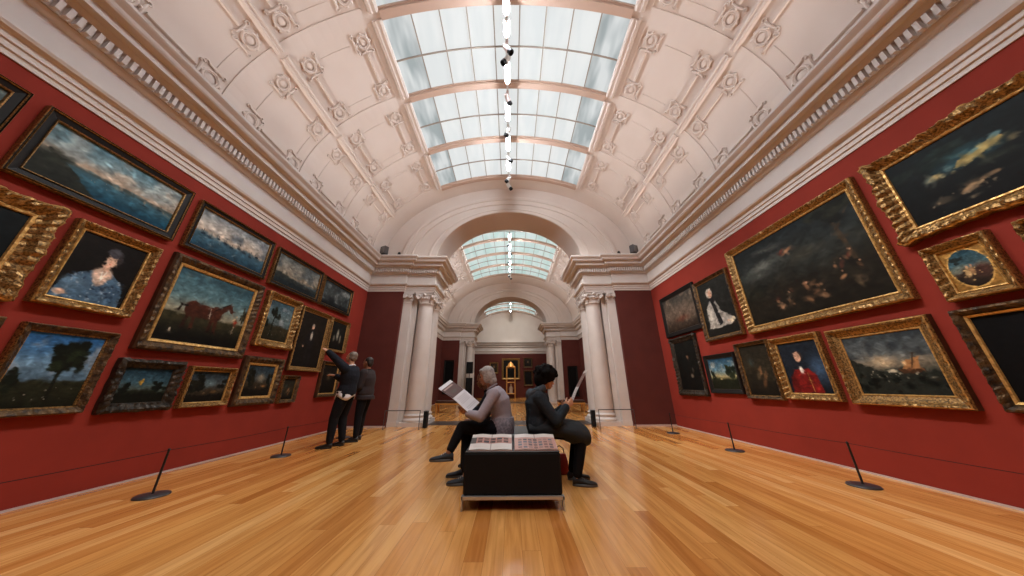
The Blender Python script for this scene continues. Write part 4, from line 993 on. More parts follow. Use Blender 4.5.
PT('painting', 'dark picture in a brown gilt frame partly hidden behind the visitor raising an arm', 'left', 7.096, 7.872, 0.809, 1.638, 'gold_inner', .09, dark_plain((28, 26, 22), ((0.5, 0.4, 0.2, 0.2, (60, 50, 38)),)), seed=20, res=60, group=G)
PT('painting', 'sliver of a dark framed picture at the left photo edge beside the blue-sky tree landscape', 'left', 1.612, 2.493, 0.971, 1.649, 'dark_gold', .09, dark_plain((24, 24, 20)), seed=21, res=60, group=G)

PT('painting', 'huge dark scene with small figures in a carved gold frame on the right wall', 'right', 5.264, 2.961, 1.912, 3.571, 'carved_gold', .13, mythic, seed=31, res=170, group=G)
PT('painting', 'dark night scene with pale lit figures in a wavy gold frame, upper right edge', 'right', 2.812, 1.141, 2.517, 3.549, 'carved_gold', .13, night_figures, seed=32, rococo=1.0, res=140, group=G)
PT('painting', 'round picture of seated figures set in a square gilded frame on the right wall', 'right', 2.756, 2.302, 1.808, 2.390, 'carved_gold', .085, tondo_pic, seed=33, group=G)
PT('painting', 'corner of a gilt-framed picture at the right photo edge beside the round picture', 'right', 2.139, 1.487, 1.769, 2.360, 'carved_gold', .08, dark_plain((26, 26, 24)), seed=34, rococo=0.5, res=40, group=G)
PT('painting', 'nearly black gold-framed portrait with a pale cuff, cut by the right photo edge', 'right', 2.798, 1.736, 0.802, 1.729, 'gold_inner', .09, dark_plain((12, 13, 15), ((0.34, 0.78, 0.07, 0.05, (190, 184, 172)), (0.42, 0.30, 0.05, 0.07, (178, 140, 116)))), seed=35, group=G)
PT('painting', 'stormy sea with a ship heeling in spray in a wide fluted gold frame', 'right', 4.000, 2.956, 0.801, 1.740, 'scoop_gold', .13, shipwreck, seed=36, res=120, group=G)
PT('painting', 'half-length portrait of a young man in a red coat in a bright gold frame', 'right', 4.940, 4.108, 0.821, 1.765, 'carved_gold', .10, gent((30, 38, 48), (110, 26, 24), hair=(58, 44, 36), cu=0.45, hv=0.27, s=0.9, sky=(62, 88, 118)), seed=37, res=100, group=G)
PT('painting', 'upright dim scene of brown figures in a thin gold frame left of the red-coated man', 'right', 5.743, 4.990, 0.801, 1.789, 'dark_gold', .065, dim_figures, seed=38, res=80, group=G)
PT('painting', 'small cloudy blue landscape with trees in a black frame on the lowest right row', 'right', 6.769, 5.817, 0.870, 1.661, 'black', .09, wood_blue, seed=39, res=80, group=G)
PT('painting', 'tall very dark portrait in a bronze frame nearest the right corner, lower row', 'right', 8.028, 6.891, 0.796, 2.220, 'bronze', .13, dark_plain((22, 24, 22), ((0.60, 0.72, 0.08, 0.05, (110, 100, 86)), (0.55, 0.34, 0.06, 0.05, (120, 92, 72)), (0.68, 0.60, 0.04, 0.06, (90, 84, 74)))), seed=40, res=70, rococo=0.2, group=G)
PT('painting', 'brownish cloudy landscape in a black frame nearest the right corner, upper row', 'right', 8.130, 6.525, 2.274, 3.417, 'black', .12, lambda p: (p.vgrad([(0, (56, 54, 50)), (0.5, (96, 82, 70)), (1, (40, 32, 26))], .3), p.clouds((124, 108, 92), 0, .8, .5, .7), p.ell(.55, .7, .3, .12, (84, 52, 40), soft=.7, rag=.4)), seed=41, res=70, group=G)
PT('painting', 'portrait of an old clergyman in white sleeves and grey wig in a dark frame', 'right', 6.501, 5.393, 1.943, 3.318, 'dark_gold', .085, bishop, seed=42, res=120, group=G)

# pictures in the rooms beyond
G2 = 'pictures in the rooms beyond the first arch'
PT('painting', 'tall black picture on the maroon wall left of the second arch', 19.09, -4.30, -3.66, 0.55, 2.6, 'black', .08, dark_plain((14, 15, 16)), seed=51, res=30, group=G2)
PT('painting', 'tall black picture on the maroon wall right of the second arch', 19.09, 3.66, 4.30, 0.4, 2.2, 'black', .08, dark_plain((14, 15, 16)), seed=52, res=30, group=G2)
PT('painting', 'large gold-framed picture at the centre of the farthest wall', 27.89, -0.85, 0.85, 1.55, 3.45, 'scoop_gold', .16, dark_plain((24, 24, 22), ((0.5, 0.4, 0.14, 0.12, (110, 96, 76)),)), seed=53, res=50, group=G2)
PT('painting', 'small gold-framed picture left of the central picture on the farthest wall', 27.89, -2.0, -1.2, 2.1, 3.1, 'scoop_gold', .10, dark_plain((56, 46, 36), ((0.5, 0.4, 0.2, 0.2, (130, 104, 80)),)), seed=54, res=30, group=G2)
PT('painting', 'small dark portrait upper right of the central picture on the farthest wall', 27.89, 1.2, 2.05, 2.6, 3.5, 'dark_gold', .10, dark_plain((40, 36, 32), ((0.5, 0.4, 0.15, 0.2, (120, 96, 76)),)), seed=55, res=30, group=G2)
PT('painting', 'dark upright picture lower right of the central picture on the farthest wall', 27.89, 1.2, 2.05, 1.0, 2.35, 'dark_gold', .10, dark_plain((24, 24, 24)), seed=56, res=30, group=G2)
for s, nm in ((-1, 'left'), (1, 'right')):
    for i, y in enumerate((11.6, 14.0, 16.4)):
        PT('painting', 'large dark picture on the %s wall of the room beyond the first arch, %s' % (nm, ['nearest', 'middle one', 'farthest'][i]), nm, y - 0.9, y + 0.9, 1.0, 3.0, 'dark_gold', .12, dark_plain((20, 22, 22), ((0.5, 0.4, 0.2, 0.15, (70, 60, 46)),)), seed=60 + i, res=20, group=G2)

# ------------------------------------------------------------------ low rope barriers along the walls
def barrier_line(sgn, ys, side):
    for i, (x, y) in enumerate(ys):
        where = {0: 'outside the photo beside the camera', 1: 'nearest the camera', 2: 'second from the camera', 3: 'farthest from the camera'}[i]
        t = thing('barrier_post', 'low grey barrier post on a round base, %s wall, %s' % (side, where), 'barrier post', (x, y, 0), group='low barrier posts along the picture walls')
        mb = MB(); mb.lathe([(0.0, 0.022), (0.06, 0.022), (0.130, 0.016), (0.137, 0.008), (0.137, 0.0), (0.0, 0.0)], n=40); mb.build('base', GREYMETAL, t)
        mb = MB(); mb.lathe([(0.014, 0.02), (0.011, 0.03), (0.010, 0.405), (0.012, 0.41), (0.012, 0.425), (0.004, 0.43)], n=14); mb.build('pole', BLACKMETAL, t)
        mb = MB(); mb.torus((0, 0, 0.412), (0, 1, 0), 0.009, 0.003, 12, 6); mb.build('cord_eye', CHROME, t)
    mb = MB()
    for (xa, a), (xb, b) in zip(ys[:-1], ys[1:]):
        mb.path([(xa + (xb - xa) * k / 6, a + (b - a) * k / 6, 0.412 - 0.010 * math.sin(math.pi * k / 6)) for k in range(7)], 0.0028, 6)
    o = mb.build('rope', BLACK); tag(o, 'thin dark rope strung low between the posts along the %s wall' % side, 'rope', 'barrier ropes')
barrier_line(-1, [(-3.74, 1.75), (-3.73, 3.53), (-3.74, 5.29), (-3.70, 7.02)], 'left'); barrier_line(1, [(3.90, 1.85), (3.86, 3.72), (3.77, 5.51), (3.73, 7.38)], 'right')

# hoop barriers in front of the columns and black bollards beside them
for sgn in (-1, 1):
    side = 'left' if sgn < 0 else 'right'
    t = thing('hoop_barrier', 'thin dark metal hoop barrier standing before the front %s column' % side, 'barrier', (sgn * 2.80, 8.16, 0), group='hoop barriers before the columns')
    for s, nm in ((-1, 'post'), (1, 'post')):
        mb = MB(); mb.tube((s * 0.46, 0, 0), (s * 0.46, 0, 0.44), 0.010); mb.tube((s * 0.46, 0, 0), (s * 0.46, 0, 0.006), 0.03); mb.build('post', GREYMETAL, t)
    mb = MB(); mb.tube((-0.47, 0, 0.445), (0.47, 0, 0.445), 0.011); mb.build('top_rail', GREYMETAL, t)
    t = thing('bollard', 'short black box standing at the inner foot of the %s front column' % side, 'bollard', (sgn * 2.27, 8.50, 0), group='black boxes by the columns')
    mb = MB(); mb.bbox(-0.045, 0.045, -0.10, 0.10, 0.0, 0.40, 0.01); mb.build('casing', BLACK, t)
    mb = MB(); mb.bbox(-0.05, 0.05, -0.105, 0.105, 0.40, 0.415, 0.004); mb.build('lid', GREYMETAL, t)

# ------------------------------------------------------------------ the bench
BX, BY = 0.03, 4.05
bench = thing('bench', 'black box-shaped gallery bench on low chrome legs in the middle of the floor', 'bench', (BX, BY, 0))
mb = MB(); mb.bbox(-0.46, 0.46, -0.92, 0.92, 0.108, 0.448, 0.014); mb.build('upholstered_box', BLACK, bench)
mb = MB(); mb.bbox(-0.455, 0.455, -0.915, 0.915, 0.444, 0.460, 0.006); mb.build('seat_pad', mat('black_leather', (24, 24, 27), 0.45), bench)
for s in (-1, 1):
    mb = MB(); y = s * 0.915
    mb.box(-0.47, 0.47, y - 0.03, y + 0.03, 0.084, 0.108); mb.box(-0.47, -0.455, y - 0.03, y + 0.03, 0, 0.11); mb.box(0.455, 0.47, y - 0.03, y + 0.03, 0, 0.11)
    mb.build('leg_frame', CHROME, bench, tag=None)

def booklet_page(kind):
    def f(p):
        white = (206, 200, 196); pink = (184, 142, 132)
        p.a[:] = white
        r = random.Random(3)
        if kind == 0:
            p.mix(((p.v > 0.22) & (p.v < 0.62)) * 1.0, (176, 128, 118)); p.mix(((p.v > 0.22) & (p.v < 0.62) & (p.u < 0.13)) * 1.0, (70, 66, 64))
            for i in range(5):
                for j in range(2): p.poly([(0.16 + i * .16, .27 + j * .17), (0.28 + i * .16, .27 + j * .17), (0.28 + i * .16, .40 + j * .17), (0.16 + i * .16, .40 + j * .17)], r.choice([(58, 46, 44), (86, 60, 52), (110, 84, 74), (48, 50, 56)]))
        else:
            p.mix((p.v > 0.24) * 1.0, pink)
            for i in range(7):
                for j in range(4): p.poly([(0.08 + i * .125, .34 + j * .16), (0.17 + i * .125, .34 + j * .16), (0.17 + i * .125, .45 + j * .16), (0.08 + i * .125, .45 + j * .16)], r.choice([(98, 84, 86), (128, 98, 92), (84, 72, 70), (150, 120, 112), (96, 100, 108)]))
        p.mix((np.abs(p.u - 0.5) < 0.006) * 0.6, (120, 100, 96))
    return f
for i, (x0, lb) in enumerate(((-0.185, 'open picture booklet with broad white lower margin, left half of the bench end'), (0.262, 'open pinkish booklet with rows of small images, right half of the bench end'))):
    t = thing('picture_booklet', lb, 'booklet', (BX + x0 - 0.03 + 0.0, 3.145, 0.463))
    w, d, rise = 0.42, 0.31, 0.085
    mb = MB()
    for s in (-1, 1):
        x1, x2 = sorted((s * 0.002, s * w / 2))
        v = [(x1, 0, 0), (x2, 0, 0), (x2, d, 0), (x1, d, 0), (x1, 0, 0.006), (x2, 0, 0.006), (x2, d, rise - 0.002), (x1, d, rise - 0.002)]
        mb.add(v, [(0, 3, 2, 1), (0, 1, 5, 4), (1, 2, 6, 5), (2, 3, 7, 6), (3, 0, 4, 7), (4, 5, 6, 7)])
    mb.build('page_block', mat('page_edges', (190, 184, 178), 0.7), t)
    p = Pic(w, d, 70 + i, 90); booklet_page(i)(p)
    pic_mesh('printed_spread', p, w, d, lambda u, v: ((u - 0.5) * w * 0.99, d * (1 - v), 0.0075 + (rise) * (1 - v) + 0.006 * math.sin(min(1, abs(u - 0.5) * 2) * math.pi) ** 2), PAPER, t)
    mb = MB(); mb.bbox(-w / 2 - 0.004, w / 2 + 0.004, -0.004, d + 0.004, -0.002, 0.001, 0.0008); mb.build('cover', mat('booklet_cover', (120, 60, 54), 0.5), t)

# ------------------------------------------------------------------ people
def blob_object(name, mb, m, parent, voxel=0.008, smooth=3):
    """overlapping closed shapes fused into one continuous surface"""
    o = mb.build(name, m, parent)
    md = o.modifiers.new('r', 'REMESH'); md.mode = 'VOXEL'; md.voxel_size = voxel; md.use_smooth_shade = True
    sm = o.modifiers.new('s', 'SMOOTH'); sm.factor = 0.5; sm.iterations = smooth
    dg = bpy.context.evaluated_depsgraph_get(); me = bpy.data.meshes.new_from_object(o.evaluated_get(dg))
    o.modifiers.clear(); old = o.data; o.data = me; bpy.data.meshes.remove(old)
    if not me.materials: me.materials.append(m)
    return o
def limb(mb, P, R, n=14):
    for i in range(len(P) - 1): mb.tube(P[i], P[i + 1], R[i], R[i + 1], n)
    for p, r in zip(P, R): mb.ball(p, r * 0.995, n)
def loft(mb, secs, n=20):
    """secs: (centre, half-width vector, half-depth vector)"""
    rows = []
    for c, a, b in secs:
        c = Vector(c); a = Vector(a); b = Vector(b)
        rows.append([c + a * math.cos(2 * math.pi * k / n) + b * math.sin(2 * math.pi * k / n) for k in range(n)])
    mb.grid(rows, 0, True, True); mb.add(rows[0], [tuple(range(n))], 0); mb.add(rows[-1], [tuple(reversed(range(n)))], 0)
def hand(mb, wrist, d, nrm, thumb, curl=0.5, spread=0.1, size=1.0):
    """wrist, direction of the fingers, palm normal (the side the fingers curl to), thumb side"""
    d = Vector(d).normalized(); nrm = Vector(nrm); nrm = (nrm - d * nrm.dot(d)).normalized(); s = d.cross(nrm)
    if s.dot(Vector(thumb)) < 0: s = -s
    w = Vector(wrist); k = size
    Rm = Matrix((s, nrm, d)).transposed()
    mb.ball(w + d * 0.045 * k, (0.040 * k, 0.017 * k, 0.052 * k), 14, rot=Rm); mb.ball(w + d * 0.01 * k, (0.028 * k, 0.02 * k, 0.03 * k), 12, rot=Rm)
    for i, (off, L) in enumerate(((0.029, 0.070), (0.010, 0.078), (-0.010, 0.072), (-0.028, 0.056))):
        p = w + d * (0.082 - abs(off) * 0.25) * k + s * off * k; dd = (d + s * off * spread * 10).normalized(); a = curl * (0.8 + 0.12 * i)
        pts = [p - dd * 0.02]
        for j, fr in enumerate((0.45, 0.30, 0.25)):
            ang = a * (0.7 + 0.6 * j); q = dd * math.cos(ang) + nrm * math.sin(ang)
            if j == 0: pts.append(p)
            pts.append(pts[-1] + q * L * fr * k)
        limb(mb, pts, [0.0095 * k, 0.0098 * k, 0.0088 * k, 0.008 * k, 0.0068 * k], 8)
    p = w + d * 0.025 * k + s * 0.03 * k; q1 = (s * 0.75 + d * 0.6 + nrm * 0.25).normalized(); q2 = (s * 0.2 + d * 0.9 + nrm * 0.45).normalized()
    limb(mb, [p, p + q1 * 0.032 * k, p + q1 * 0.032 * k + q2 * 0.028 * k, p + q1 * 0.034 * k + q2 * 0.048 * k], [0.014 * k, 0.0115 * k, 0.0100 * k, 0.008 * k], 8)
def head_shape(mb, c, f, up, s=1.0):
    f = Vector(f).normalized(); up = Vector(up).normalized(); r = f.cross(up).normalized(); up = r.cross(f).normalized(); c = Vector(c)
    R = Matrix((r, f, up)).transposed()
    def at(x, y, z): return c + (r * x + f * y + up * z) * s
    mb.ball(at(0, -0.012, 0.03), (0.074 * s, 0.092 * s, 0.085 * s), 18, rot=R); mb.ball(at(0, 0.03, -0.015), (0.062 * s, 0.062 * s, 0.085 * s), 16, rot=R)
    mb.ball(at(0, 0.052, -0.075), (0.034 * s, 0.034 * s, 0.028 * s), 12, rot=R)
    mb.ball(at(0, 0.083, -0.002), (0.011 * s, 0.014 * s, 0.024 * s), 10, rot=R); mb.ball(at(0, 0.098, -0.018), (0.014 * s, 0.015 * s, 0.011 * s), 10, rot=R)
    mb.ball(at(0, 0.074, 0.026), (0.045 * s, 0.018 * s, 0.010 * s), 10, rot=R)
    for q in (-1, 1):
        mb.ball(at(q * 0.034, 0.065, -0.02), (0.022 * s, 0.022 * s, 0.022 * s), 10, rot=R)
        mb.ball(at(q * 0.074, -0.005, 0.0), (0.010 * s, 0.020 * s, 0.032 * s), 10, rot=R)
    mb.ball(at(0, 0.084, -0.048), (0.024 * s, 0.012 * s, 0.006 * s), 10, rot=R); mb.ball(at(0, 0.082, -0.060), (0.021 * s, 0.012 * s, 0.006 * s), 10, rot=R)
    return at, R
EYEM = mat('eye', (30, 22, 18), 0.2); LIPM = mat('lips', (150, 86, 76), 0.5)
def shoe(name, heel, toe, parent, upper, sole, laces=None, h=0.075):
    heel = Vector(heel); toe = Vector(toe); d = (toe - heel); L = d.length; d.normalize()
    s = d.cross(Vector((0, 0, 1))).normalized(); up = s.cross(d).normalized()
    mb = MB(); secs = []
    for u, w, hh in ((0.0, 0.026, 0.060), (0.06, 0.036, 0.078), (0.25, 0.036, 0.085), (0.42, 0.038, 0.062), (0.6, 0.046, 0.046), (0.8, 0.046, 0.036), (0.94, 0.034, 0.028), (1.0, 0.016, 0.016)):
        c = heel + d * L * u + up * (hh / 2 + 0.012); secs.append((c, s * w, up * hh / 2))
    loft(mb, secs, 18); o = mb.build(name, upper, parent)
    mb = MB(); rows = []
    for z, e in ((0.0, 0.0), (0.004, 0.004), (0.02, 0.004), (0.024, 0.0)):
        row = []
        for k in range(28):
            a = 2 * math.pi * k / 28; u = 0.5 + 0.5 * math.cos(a); w = (0.038 + 0.010 * u) * math.sin(a); row.append(heel + d * (L * u + e * math.cos(a)) + s * (w + e * math.sin(a)) + up * z)
        rows.append(row)
    mb.grid(rows, 0, True, True); mb.add(rows[0], [tuple(range(28))]); mb.add(rows[-1], [tuple(range(28))]); mb.build('sole', sole, o)
    if laces:
        mb = MB()
        for k in range(4):
            u = 0.36 + 0.07 * k; z = 0.088 - 0.010 * k; c = heel + d * L * u + up * z
            mb.path([c - s * 0.024 - up * 0.006, c + up * 0.002, c + s * 0.024 - up * 0.006], 0.0035, 6)
        mb.build('laces', laces, o)
    return o
def sym(F):
    F = Vector(F).normalized(); return F, F.cross(Vector((0, 0, 1))).normalized()
def person(label, c):
    """c: dictionary of joints in world coordinates"""
    F, Rt = sym(c['face']); base = Vector(c['base']); t = thing('person', label, 'person', base)
    W = lambda p: Vector(p) - base
    Lk = {k: W(v) for k, v in c['j'].items()}
    sk = c['skin']
    pel, wai, che, nb, nt, hd = (Lk[k] for k in ('pelvis', 'waist', 'chest', 'neckbase', 'necktop', 'head'))
    def torso(mb, e):
        ax = (nb - wai).normalized(); fd = Rt.cross(ax).normalized() * -1
        if fd.dot(F) < 0: fd = -fd
        pf = (F * 1.0)
        loft(mb, [(pel - Vector((0, 0, 0.10)) if c.get('stand') else pel - Vector((0, 0, 0.085)), Rt * (0.12 + e), F * (0.09 + e)), (pel, Rt * (0.165 + e), pf * (0.118 + e)), (pel.lerp(wai, 0.5), Rt * (0.155 + e), pf * (0.115 + e)),
                  (wai, Rt * (0.135 + e), fd * (0.105 + e)), (wai.lerp(che, 0.5), Rt * (0.15 + e), fd * (0.115 + e)), (che, Rt * (0.168 + e), fd * (0.12 + e)),
                  (che.lerp(nb, 0.55), Rt * (0.165 + e), fd * (0.10 + e)), (che.lerp(nb, 0.88), Rt * (0.12 + e), fd * (0.075 + e)), (nb, Rt * (0.062 + e), fd * (0.058 + e))], 22)
    body = MB(); torso(body, 0)
    limb(body, [nb - Vector((0, 0, 0.02)), nt, nt.lerp(hd, 0.5)], [0.056, 0.052, 0.05])
    at, R = head_shape(body, hd, c['look'], c.get('headup', (0, 0, 1)))
    for s in 'LR':
        sh, el, wr = Lk['sh' + s], Lk['el' + s], Lk['wr' + s]
        limb(body, [che.lerp(nb, 0.6).lerp(sh, 0.5), sh, el, el.lerp(wr, 0.35), wr], [0.055, 0.052, 0.037, 0.036, 0.024])
        hd_, nm_, th_ = c['hand' + s][:3]; hand(body, wr, hd_, nm_, th_, *c['hand' + s][3:])
        hp, kn, an, to = Lk['hp' + s], Lk['kn' + s], Lk['an' + s], Lk['to' + s]
        limb(body, [hp, hp.lerp(kn, 0.5), kn, kn.lerp(an, 0.3), an], [0.082, 0.072, 0.052, 0.052, 0.034]); limb(body, [an, an.lerp(to, 0.35) - Vector((0, 0, 0.03))], [0.028, 0.02])
    blob_object('body', body, sk, t, 0.0075, 2)
    for q in (-1, 1):
        mb = MB(); mb.ball(at(q * 0.030, 0.083, 0.008), 0.0095, 10); mb.build('eye', EYEM, t)
    mb = MB(); mb.ball(at(0, 0.091, -0.054), (0.022, 0.006, 0.009), 10, rot=R); mb.build('lips', LIPM, t)
    # top: torso and sleeves
    tm = c['top']; e = c.get('topfat', 0.022)
    mb = MB(); torso(mb, e)
    if c.get('hem'):
        for hcen, hw_, hd2 in c['hem']: loft(mb, [(W(hcen) + Vector((0, 0, 0.08)), Rt * hw_, F * hd2), (W(hcen), Rt * (hw_ + 0.01), F * (hd2 + 0.01))], 20)
    for s in 'LR':
        sh, el, wr = Lk['sh' + s], Lk['el' + s], Lk['wr' + s]; k = c.get('sleeve', 0.94); we = el.lerp(wr, k)
        limb(mb, [che.lerp(nb, 0.6).lerp(sh, 0.4), sh, sh.lerp(el, 0.5), el, el.lerp(we, 0.5), we], [0.07, 0.062 + e * .6, 0.054 + e * .6, 0.046 + e * .6, 0.042 + e * .5, 0.034 + e * .4])
    jk = blob_object('cardigan' if c.get('cardigan') else 'jacket', mb, tm, t, 0.0095, 3)
    # collar
    mb = MB(); mb.torus(nb.lerp(nt, 0.25), (nt - nb), 0.066, 0.014, 24, 8); mb.build('collar', c.get('collar', tm), jk)
    # trousers
    mb = MB()
    loft(mb, [(pel - Vector((0, 0, 0.10 if c.get('stand') else 0.09)), Rt * 0.14, F * 0.11), (pel, Rt * 0.18, F * 0.135), (pel.lerp(wai, 0.6), Rt * 0.15, F * 0.125)], 22)
    for s in 'LR':
        hp, kn, an = Lk['hp' + s], Lk['kn' + s], Lk['an' + s]; k = c.get('trouserlen', 0.93); ce = kn.lerp(an, k); w = c.get('legw', 1.0)
        limb(mb, [hp, hp.lerp(kn, 0.5), kn, kn.lerp(ce, 0.5), ce], [0.097 * w, 0.088 * w, 0.069 * w, 0.062 * w, 0.05 * w])
    blob_object('trousers', mb, c['bottom'], t, 0.0095, 3)
    for s in 'LR':
        an, to = Lk['an' + s], Lk['to' + s]; d = (to - an); fl = Vector((d.x, d.y, 0)).normalized() if abs(d.z) < 0.075 else d.normalized()
        drop = Vector((0, 0, an.z if abs(d.z) < 0.075 and c.get('flat' + s, True) else 0.085))
        heel = an - fl * 0.055 - drop
        shoe('shoe', heel, heel + fl * 0.27, t, c['shoe'], c['sole'], c.get('laces'))
    return t, at, R, Lk

def mk(*a, **k): return mat(*a, **k)
SKIN1 = mk('skin_brown', (150, 104, 80), 0.5); SKIN2 = mk('skin_light', (200, 152, 124), 0.5); SKIN3 = mk('skin_dark', (96, 62, 46), 0.5)
LILAC = mk('lilac_grey_knit', (158, 152, 162), 0.9, bump=(13, 0.5, 0.02), spec=0.2); NAVY = mk('dark_navy_cloth', (24, 27, 35), 0.9, bump=(11, 0.6, 0.03), spec=0.2); CHAR = mk('blue_grey_hooded_cloth', (40, 47, 54), 0.9, bump=(12, 0.7, 0.03), spec=0.2)
DKTR = mk('black_trouser_cloth', (17, 18, 23), 0.9, bump=(12, 0.5, 0.02), spec=0.2); GREYHAIR = mk('silver_grey_hair', (166, 162, 160), 0.6, noise=(40, (140, 136, 136), 0.35, 0.65), bump=(150, 0.25, 0.003)); BLKHAIR = mk('black_hair', (12, 10, 10), 0.85, bump=(150, 0.7, 0.005), spec=0.15); BRHAIR = mk('dark_brown_hair', (34, 24, 20), 0.6, bump=(150, 0.5, 0.004))
SHOEM = mk('dark_blue_shoe_canvas', (38, 46, 56), 0.7); SOLEW = mk('grey_rubber_sole', (86, 90, 94), 0.6); BLSOLE = mk('black_rubber_sole', (22, 22, 24), 0.6); LACE = mk('pale_laces', (178, 178, 176), 0.7)
SHIRT = mk('white_shirt_cloth', (214, 216, 222), 0.8); MARO = mk('dark_maroon_coat_cloth', (34, 21, 22), 0.85)

def shell(mb, at, R, pts):
    for (x, y, z, a, b, c_) in pts: mb.ball(at(x, y, z), (a, b, c_), 14, rot=R)

# left reader, silver hair and lilac cardigan
t, at, R, K_ = person('seated person with silver-grey hair and lilac-grey cardigan, legs crossed, reading a leaflet', dict(
    face=(-1, 0, 0), look=(-1, -0.12, -0.30), headup=(-0.3, 0, 1), base=(-0.12, 3.95, 0.0), skin=SKIN1, top=LILAC, bottom=DKTR, shoe=SHOEM, sole=SOLEW, laces=LACE, cardigan=True, topfat=0.024, trouserlen=0.86, sleeve=0.93, flatL=False,
    j=dict(pelvis=(-0.13, 3.95, 0.575), waist=(-0.125, 3.95, 0.71), chest=(-0.165, 3.95, 0.86), neckbase=(-0.245, 3.95, 1.02), necktop=(-0.285, 3.95, 1.085), head=(-0.33, 3.94, 1.165),
           shL=(-0.215, 3.785, 0.95), elL=(-0.37, 3.71, 0.705), wrL=(-0.545, 3.80, 0.735), shR=(-0.215, 4.115, 0.95), elR=(-0.34, 4.10, 0.70), wrR=(-0.52, 4.02, 0.655),
           hpL=(-0.19, 3.86, 0.56), knL=(-0.61, 3.90, 0.575), anL=(-0.735, 3.80, 0.325), toL=(-0.90, 3.78, 0.25), hpR=(-0.19, 4.04, 0.55), knR=(-0.57, 4.02, 0.47), anR=(-0.53, 3.84, 0.085), toR=(-0.70, 3.82, 0.05)),
    handL=((-0.9, 0.1, 0.25), (0, 0.4, 0.9), (0.2, 0.3, 1), 0.75, 0.1), handR=((-0.8, -0.5, -0.2), (0, 0.1, -1), (-0.3, -1, 0.2), 0.55, 0.1)))
mb = MB()
shell(mb, at, R, [(0, -0.022, 0.042, 0.088, 0.098, 0.086), (0.060, -0.02, -0.01, 0.032, 0.060, 0.085), (-0.060, -0.02, -0.01, 0.032, 0.060, 0.085), (0, -0.07, -0.02, 0.078, 0.050, 0.09), (0, -0.085, -0.075, 0.070, 0.036, 0.055), (0.066, 0.015, -0.03, 0.020, 0.040, 0.065), (-0.066, 0.015, -0.03, 0.020, 0.040, 0.065), (0, 0.045, 0.085, 0.06, 0.035, 0.025), (0.055, -0.05, -0.08, 0.03, 0.045, 0.05), (-0.055, -0.05, -0.08, 0.03, 0.045, 0.05)])
blob_object('hair', mb, GREYHAIR, t, 0.008, 2)
mb = MB(); loft(mb, [((-0.0, 0, 0.50), (0, 0.19, 0), (0.15, 0, 0)), ((-0.0, 0, 0.60), (0, 0.205, 0), (0.155, 0, 0)), ((-0.0, 0, 0.68), (0, 0.175, 0), (0.145, 0, 0))]); mb.build('patterned_hem', mk('grey_patterned_knit', (120, 116, 128), 0.9, noise=(35, (158, 152, 162), 0.4, 0.62)), t)

# the leaflet, folded once, held up in front
def sheet(name, label, P00, U, V, fold, paintf, seed, cat='leaflet'):
    """P00 lower corner, U along the width, V along the length"""
    t = thing(name, label, cat, P00); U = Vector(U); V = Vector(V); n = U.cross(V).normalized()
    p = Pic(U.length, V.length, seed, 70); paintf(p)
    pic_mesh('printed_face', p, 1, 1, lambda u, v: tuple(U * u + V * (1 - v) + n * (fold * abs((1 - v) - 0.5) * -2 + 0.0015)), PAPER, t)
    q = Pic(U.length, V.length, seed + 1, 20); q.a[:] = (206, 204, 202)
    pic_mesh('back_face', q, 1, 1, lambda u, v: tuple(U * u + V * (1 - v) + n * (fold * abs((1 - v) - 0.5) * -2 - 0.0015)), PAPER, t)
    return t
def leaflet_paint(p):
    p.a[:] = (214, 214, 220); p.mix((p.v > 0.09) * (p.v < 0.46) * 1.0, (80, 46, 40)); p.mix((p.v > 0.12) * (p.v < 0.16) * (p.u > 0.1) * (p.u < 0.8) * 0.9, (170, 140, 130)); p.ell(0.5, 0.32, 0.3, 0.07, (76, 60, 50), soft=0.6, rag=0.3)
    for k in range(9): p.mix((np.abs(p.v - (0.55 + 0.045 * k)) < 0.006) * (p.u > 0.12) * (p.u < 0.86) * 0.55, (150, 150, 158))
sheet('leaflet', 'white leaflet with a brown picture panel held open by the silver-haired reader', (-0.505, 3.74, 0.755), (0.10, 0.20, 0.105), (-0.395, 0.0, 0.275), 0.02, leaflet_paint, 81)

# person hidden behind the left reader
t, at, R, K_ = person('dark-haired seated person in black, mostly hidden behind the silver-haired reader', dict(
    face=(-1, 0, 0), look=(-1, 0, -0.35), headup=(-0.35, 0, 1), base=(-0.15, 4.45, 0.0), skin=SKIN3, top=NAVY, bottom=DKTR, shoe=SHOEM, sole=SOLEW, topfat=0.02, sleeve=0.94,
    j=dict(pelvis=(-0.16, 4.42, 0.575), waist=(-0.17, 4.42, 0.70), chest=(-0.24, 4.42, 0.84), neckbase=(-0.33, 4.42, 0.99), necktop=(-0.37, 4.42, 1.05), head=(-0.42, 4.42, 1.125),
           shL=(-0.30, 4.255, 0.93), elL=(-0.46, 4.29, 0.70), wrL=(-0.60, 4.38, 0.80), shR=(-0.30, 4.585, 0.93), elR=(-0.44, 4.62, 0.70), wrR=(-0.60, 4.48, 0.76),
           hpL=(-0.20, 4.33, 0.56), knL=(-0.60, 4.25, 0.50), anL=(-0.60, 4.14, 0.085), toL=(-0.75, 4.12, 0.05), hpR=(-0.20, 4.51, 0.56), knR=(-0.59, 4.56, 0.50), anR=(-0.53, 4.58, 0.085), toR=(-0.70, 4.58, 0.05)),
    handL=((-0.6, 0.3, 0.7), (0, 1, 0), (0.2, 0, 1), 0.6, 0.1), handR=((-0.7, -0.5, 0.4), (0, -1, 0), (0.2, 0, 1), 0.6, 0.1)))
mb = MB(); shell(mb, at, R, [(0, -0.025, 0.045, 0.084, 0.09, 0.08), (0, -0.06, -0.01, 0.08, 0.055, 0.08)]); blob_object('hair', mb, BRHAIR, t, 0.008, 2)

